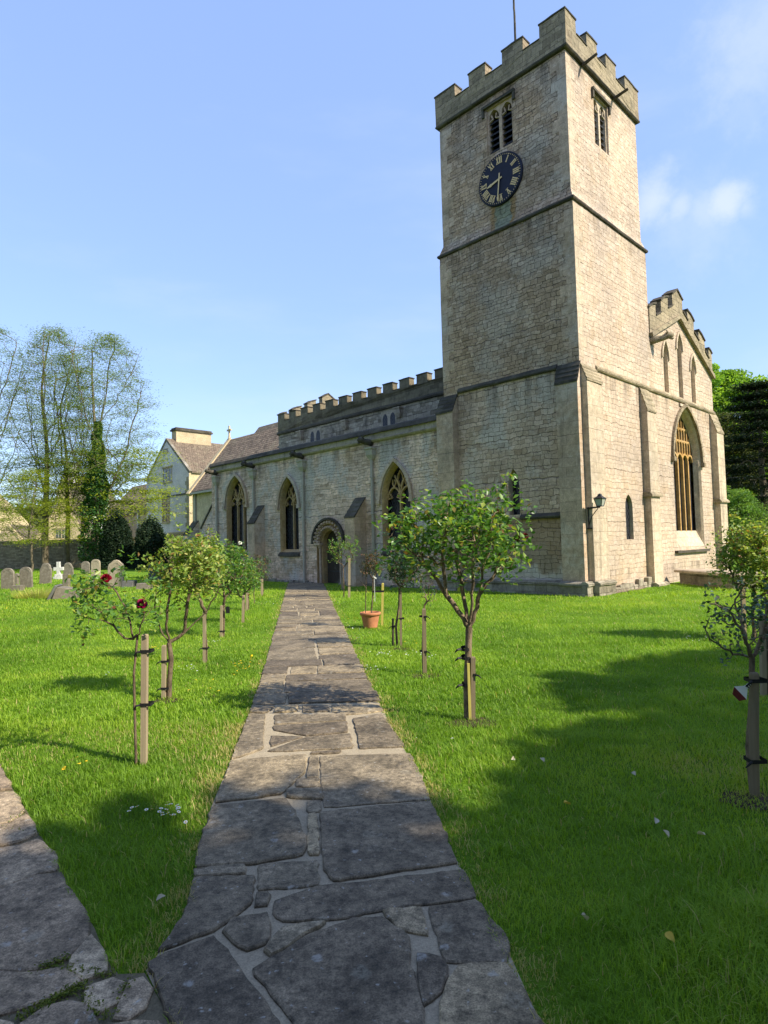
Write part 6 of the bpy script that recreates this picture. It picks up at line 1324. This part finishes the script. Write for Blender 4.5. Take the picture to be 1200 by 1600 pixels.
# bare earth circles
for px, py, r_ in ((738, 1130, .22), (625, 1014, .2), (1180, 1252, .2), (664, 1056, .2), (262, 1095, .16)):
    p = gnd(px, py); rng = np.random.default_rng(int(px)); mb = MB(); n = 26; pr_ = [(p[0]+r_*(.75+.4*rng.random())*math.cos(a), p[1]+r_*.8*(.75+.4*rng.random())*math.sin(a), .006) for a in np.linspace(0, 2*PI, n, endpoint=False)]
    mb.add([(p[0], p[1], .02)]+pr_, [(0, i+1, (i+1) % n+1) for i in range(n)]); tag(mb.build('bare_soil', 'soil', None, True), 'bare earth round a rose stem', kind='structure')
# pot
p = gnd(579, 981); Y = p[1]; pt = empty('flower_pot', tuple(p), 'banded terracotta pot holding a dark-leaved rose', 'pot'); R1 = 16*Y/F; hp = 24.5*Y/F
def cyc(r_, z, n=28): return [(r_*math.cos(a), r_*math.sin(a), z) for a in np.linspace(0, 2*PI, n, endpoint=False)]
mb = MB(); lo = [cyc(.01, .004), cyc(R1*.66, .004)]; zz = .02
for k in range(6): f = .66+.24*k/6; lo += [cyc(R1*f, zz), cyc(R1*(f+.025), zz+hp*.055), cyc(R1*(f+.03), zz+hp*.10)]; zz += hp*.125
lo += [cyc(R1*.92, hp*.8), cyc(R1*1.0, hp*.82), cyc(R1*1.02, hp*.97), cyc(R1*.97, hp), cyc(R1*.88, hp*.985), cyc(R1*.86, hp*.86)]; mb.rings(lo); mb.build('pot', 'terracotta', pt, True)
mb = MB(); mb.rings([cyc(R1*.87, hp*.88), cyc(.02, hp*.92)], cap_top=True); mb.build('compost', 'soil', pt)
r_, p2 = rose(117, (581, 981), (582.5, 905), (562, 864, 602, 902), 'dark bronze-leaved rose growing out of the terracotta pot', 'rose_leaf_bronze', 55, .04, 3, tr=(.016, .013), lo=.25)
mb = MB(); a = at(571, 958, Y)-p2; b = at(572, 918, Y)-p2; c = at(571, 870, Y)-p2; d_ = at(563, 908, Y)-p2; mb.tube([a, (a+b)/2, b, c], [.011, .010, .009, .004], 6); mb.tube([b, d_], [.008, .005], 5); mb.build('side_stem', 'rose_bark', r_)
mb = MB(); a = at(583, 924, Y)-p2; b = at(598, 924, Y)-p2; mb.box(a[0]-.02, b[0]+.03, -.045, -.038, a[2]-.02, a[2]+.02); mb.build('strap', 'rubber_black', r_)
lb = MB(); a = at(585, 900, Y); lb.prism([(-.035, -.012), (.035, -.06), (.045, -.035), (-.022, .015)], lambda s, z, d: (s, d, z), -.004, .004); lb.prism([(-.004, -.5), (.004, -.5), (.004, -.02), (-.004, -.02)], lambda s, z, d: (s, d, z), .005, .009); tag(lb.build('plant_label', 'white_plastic', loc=(a[0], a[1]-.06, a[2])), 'slanted white plant label above the terracotta pot', 'label')
# tags hanging from roses
a = at(358, 952, 11.6); mb = MB(); mb.prism([(-.035, -.06), (.035, -.06), (.035, .06), (-.035, .06)], lambda s, z, d: (s, d, z), -.004, .004); mb.tube([(0, 0, .06), (.01, .02, .11)], [.003, .003], 4); tag(mb.build('plant_tag', 'rubber_black', loc=(a[0], a[1]-.1, a[2])), 'small black tag hanging from the third left rose', 'tag')
a = at(1170, 1062, 4.0); b = at(1151, 1081, 4.0); tg = empty('plant_tag', (a[0], a[1]-.04, a[2]), 'white and dark red plant tag hanging from right foreground rose', 'tag'); v = b-a; k = unit(v); nn = np.array([k[2], 0, -k[0]])
def tq(f0, f1, w0, w1, mat, name, dd): 
    mb = MB(); A0, A1 = v*f0, v*f1; q = [A0+nn*w0, A0-nn*w0, A1-nn*w1, A1+nn*w1]; mb.add([tuple(x+[0, dd, 0]) for x in q]+[tuple(x+[0, dd+.003, 0]) for x in q], [(0, 1, 2, 3), (7, 6, 5, 4), (0, 4, 5, 1), (1, 5, 6, 2), (2, 6, 7, 3), (3, 7, 4, 0)]); mb.build(name, mat, tg)
tq(.0, .55, .006, .014, 'white_plastic', 'strap', 0); tq(.14, .2, .010, .011, 'rubber_black', 'stripe', -.004); tq(.27, .33, .011, .013, 'rubber_black', 'stripe', -.004); tq(.40, .46, .013, .016, 'rubber_black', 'stripe', -.004); tq(.551, .98, .016, .055, 'white_plastic', 'card', 0); tq(.981, 1.35, .055, .030, 'tag_red', 'card_foot', 0)

# ------------------------------------------------------------------ little flowers and fallen leaves on the lawn
def daisy_mesh():
    V = []; Fs = []; n = 11
    for k in range(n):
        a = 2*PI*k/n; c_, s_ = math.cos(a), math.sin(a); b = len(V); V += [(.003*c_-.0015*s_, .003*s_+.0015*c_, .001), (.003*c_+.0015*s_, .003*s_-.0015*c_, .001), (.011*c_+.003*s_, .011*s_-.003*c_, .003), (.011*c_-.003*s_, .011*s_+.003*c_, .003)]; Fs += [b, b+1, b+2, b+3]
    return V, Fs
rng = np.random.default_rng(91); dv, df = daisy_mesh(); dproto = None
for k in range(22):
    px, py = 235+rng.normal()*26, 1284+rng.normal()*6.5
    if k < 4: px, py = 275+rng.normal()*6, 1280+rng.normal()*5
    q = gnd(px, py); z = .055+.03*rng.random()
    if dproto is None:
        r_ = empty('daisy', (0, 0, 0), 'white lawn daisy in the cluster on the shaded left verge', 'daisy', 'daisies in the near left cluster'); arr_mesh('petals', np.array(dv), 4, np.array(df), 'daisy_white', np.full(len(dv), .5), r_)
        c = MB(); c.tube([(0, 0, -.001), (0, 0, .003), (0, 0, .0045)], [.0042, .004, .001], 8); c.build('disc', 'dandelion', r_); c = MB(); c.tube([(0, 0, -.08), (.002, 0, -.04), (0, 0, 0)], [.0009, .0009, .0009], 4); c.build('stalk', 'moss', r_); dproto = r_
    else:
        r_ = dproto.copy(); COL.objects.link(r_)
        for ch in dproto.children: c_ = ch.copy(); COL.objects.link(c_); c_.parent = r_
    r_.location = (q[0], q[1], z); r_.rotation_euler = (rng.normal()*.25, rng.normal()*.25, rng.random()*6); r_.scale = (1.05,)*3
def scatter(name, spots, mat, size, label, cat, flat=.25, z=.06):
    rng = np.random.default_rng(len(spots)*7+3); P = []
    for px, py, n, sx, sy in spots:
        for _ in range(n): q = gnd(px+rng.normal()*sx, py+rng.normal()*sy); P.append([q[0], q[1], z+.02*rng.random()])
    P = np.array(P); tag(leaves(name, P, size*(.7+.6*rng.random(len(P))), mat, rng, up=1.2, flat=flat, ratio=.95), label, cat, kind='stuff')
scatter('daisies', [(655, 1030, 18, 12, 3), (600, 1028, 14, 12, 2), (586, 1052, 12, 10, 3), (550, 1000, 14, 12, 2), (527, 944, 14, 10, 1.2), (300, 1052, 14, 12, 3), (335, 1008, 12, 10, 2), (150, 985, 12, 14, 2), (420, 945, 16, 14, 2), (165, 1060, 6, 10, 2), (1090, 1005, 10, 14, 3), (690, 1170, 3, 25, 8), (230, 985, 8, 30, 2), (560, 985, 6, 10, 3)], 'daisy_white', .024, 'scattered white daisies dotting the lawn', 'daisies')
scatter('dandelions', [(240, 1020, 9, 8, 4), (375, 1050, 18, 10, 6), (390, 1040, 8, 8, 4), (545, 969, 10, 7, 1.5), (60, 945, 14, 18, 2), (15, 950, 10, 8, 2), (160, 990, 5, 10, 2), (320, 1080, 5, 25, 8), (130, 1205, 3, 12, 4), (95, 1215, 3, 10, 3), (660, 1010, 3, 14, 3)], 'dandelion', .034, 'yellow dandelion flowers dotted through the grass', 'dandelions', z=.055)
PET = [(991, 1223, 'pale upright fallen leaf in the grass mid right'), (1040, 1319, 'pale curled petal lying farthest right in the near lawn'), (912, 1455, 'cream petal lying on the dark lawn near the path'), (252, 1424, 'pale fallen leaf at the narrow tip of the left verge'), (886, 1271, 'small yellow leaf on the shaded lawn'), (1050, 1487, 'dull yellow leaf on a worn patch of lawn'), (800, 1197, 'small white petal on the grass right of the path'), (848, 1200, 'tiny pale petal on shaded grass beyond the path'), (1096, 1321, 'small pale petal beside the curled petal'), (1023, 1298, 'greenish pale leaf left of the curled petal')]
for k, (px, py, lab) in enumerate(PET):
    rng = np.random.default_rng(k); q = gnd(px, py); s = .020+.008*rng.random(); V = []; n = 6
    for i in range(n+1):
        f = i/n; w_ = math.sin(PI*(.06+.9*f))*s*.62; V += [(f*2*s-s, -w_, .010+.012*math.sin(PI*f)), (f*2*s-s, 0, .004+.006*f), (f*2*s-s, w_, .012+.012*math.sin(PI*f))]
    FI = [];
    for i in range(n):
        for j in range(2): a = i*3+j; FI += [a, a+1, a+4, a+3]
    o = arr_mesh('fallen_leaf', np.array(V), 4, np.array(FI), 'dead_leaf', np.full(len(V), .98 if 'yellow' in lab else .3+.3*rng.random()), None, True, (q[0], q[1], .05)); o.rotation_euler = (rng.normal()*.4, rng.normal()*.3, rng.random()*6); tag(o, lab, 'leaf', 'fallen leaves and petals on the lawn')
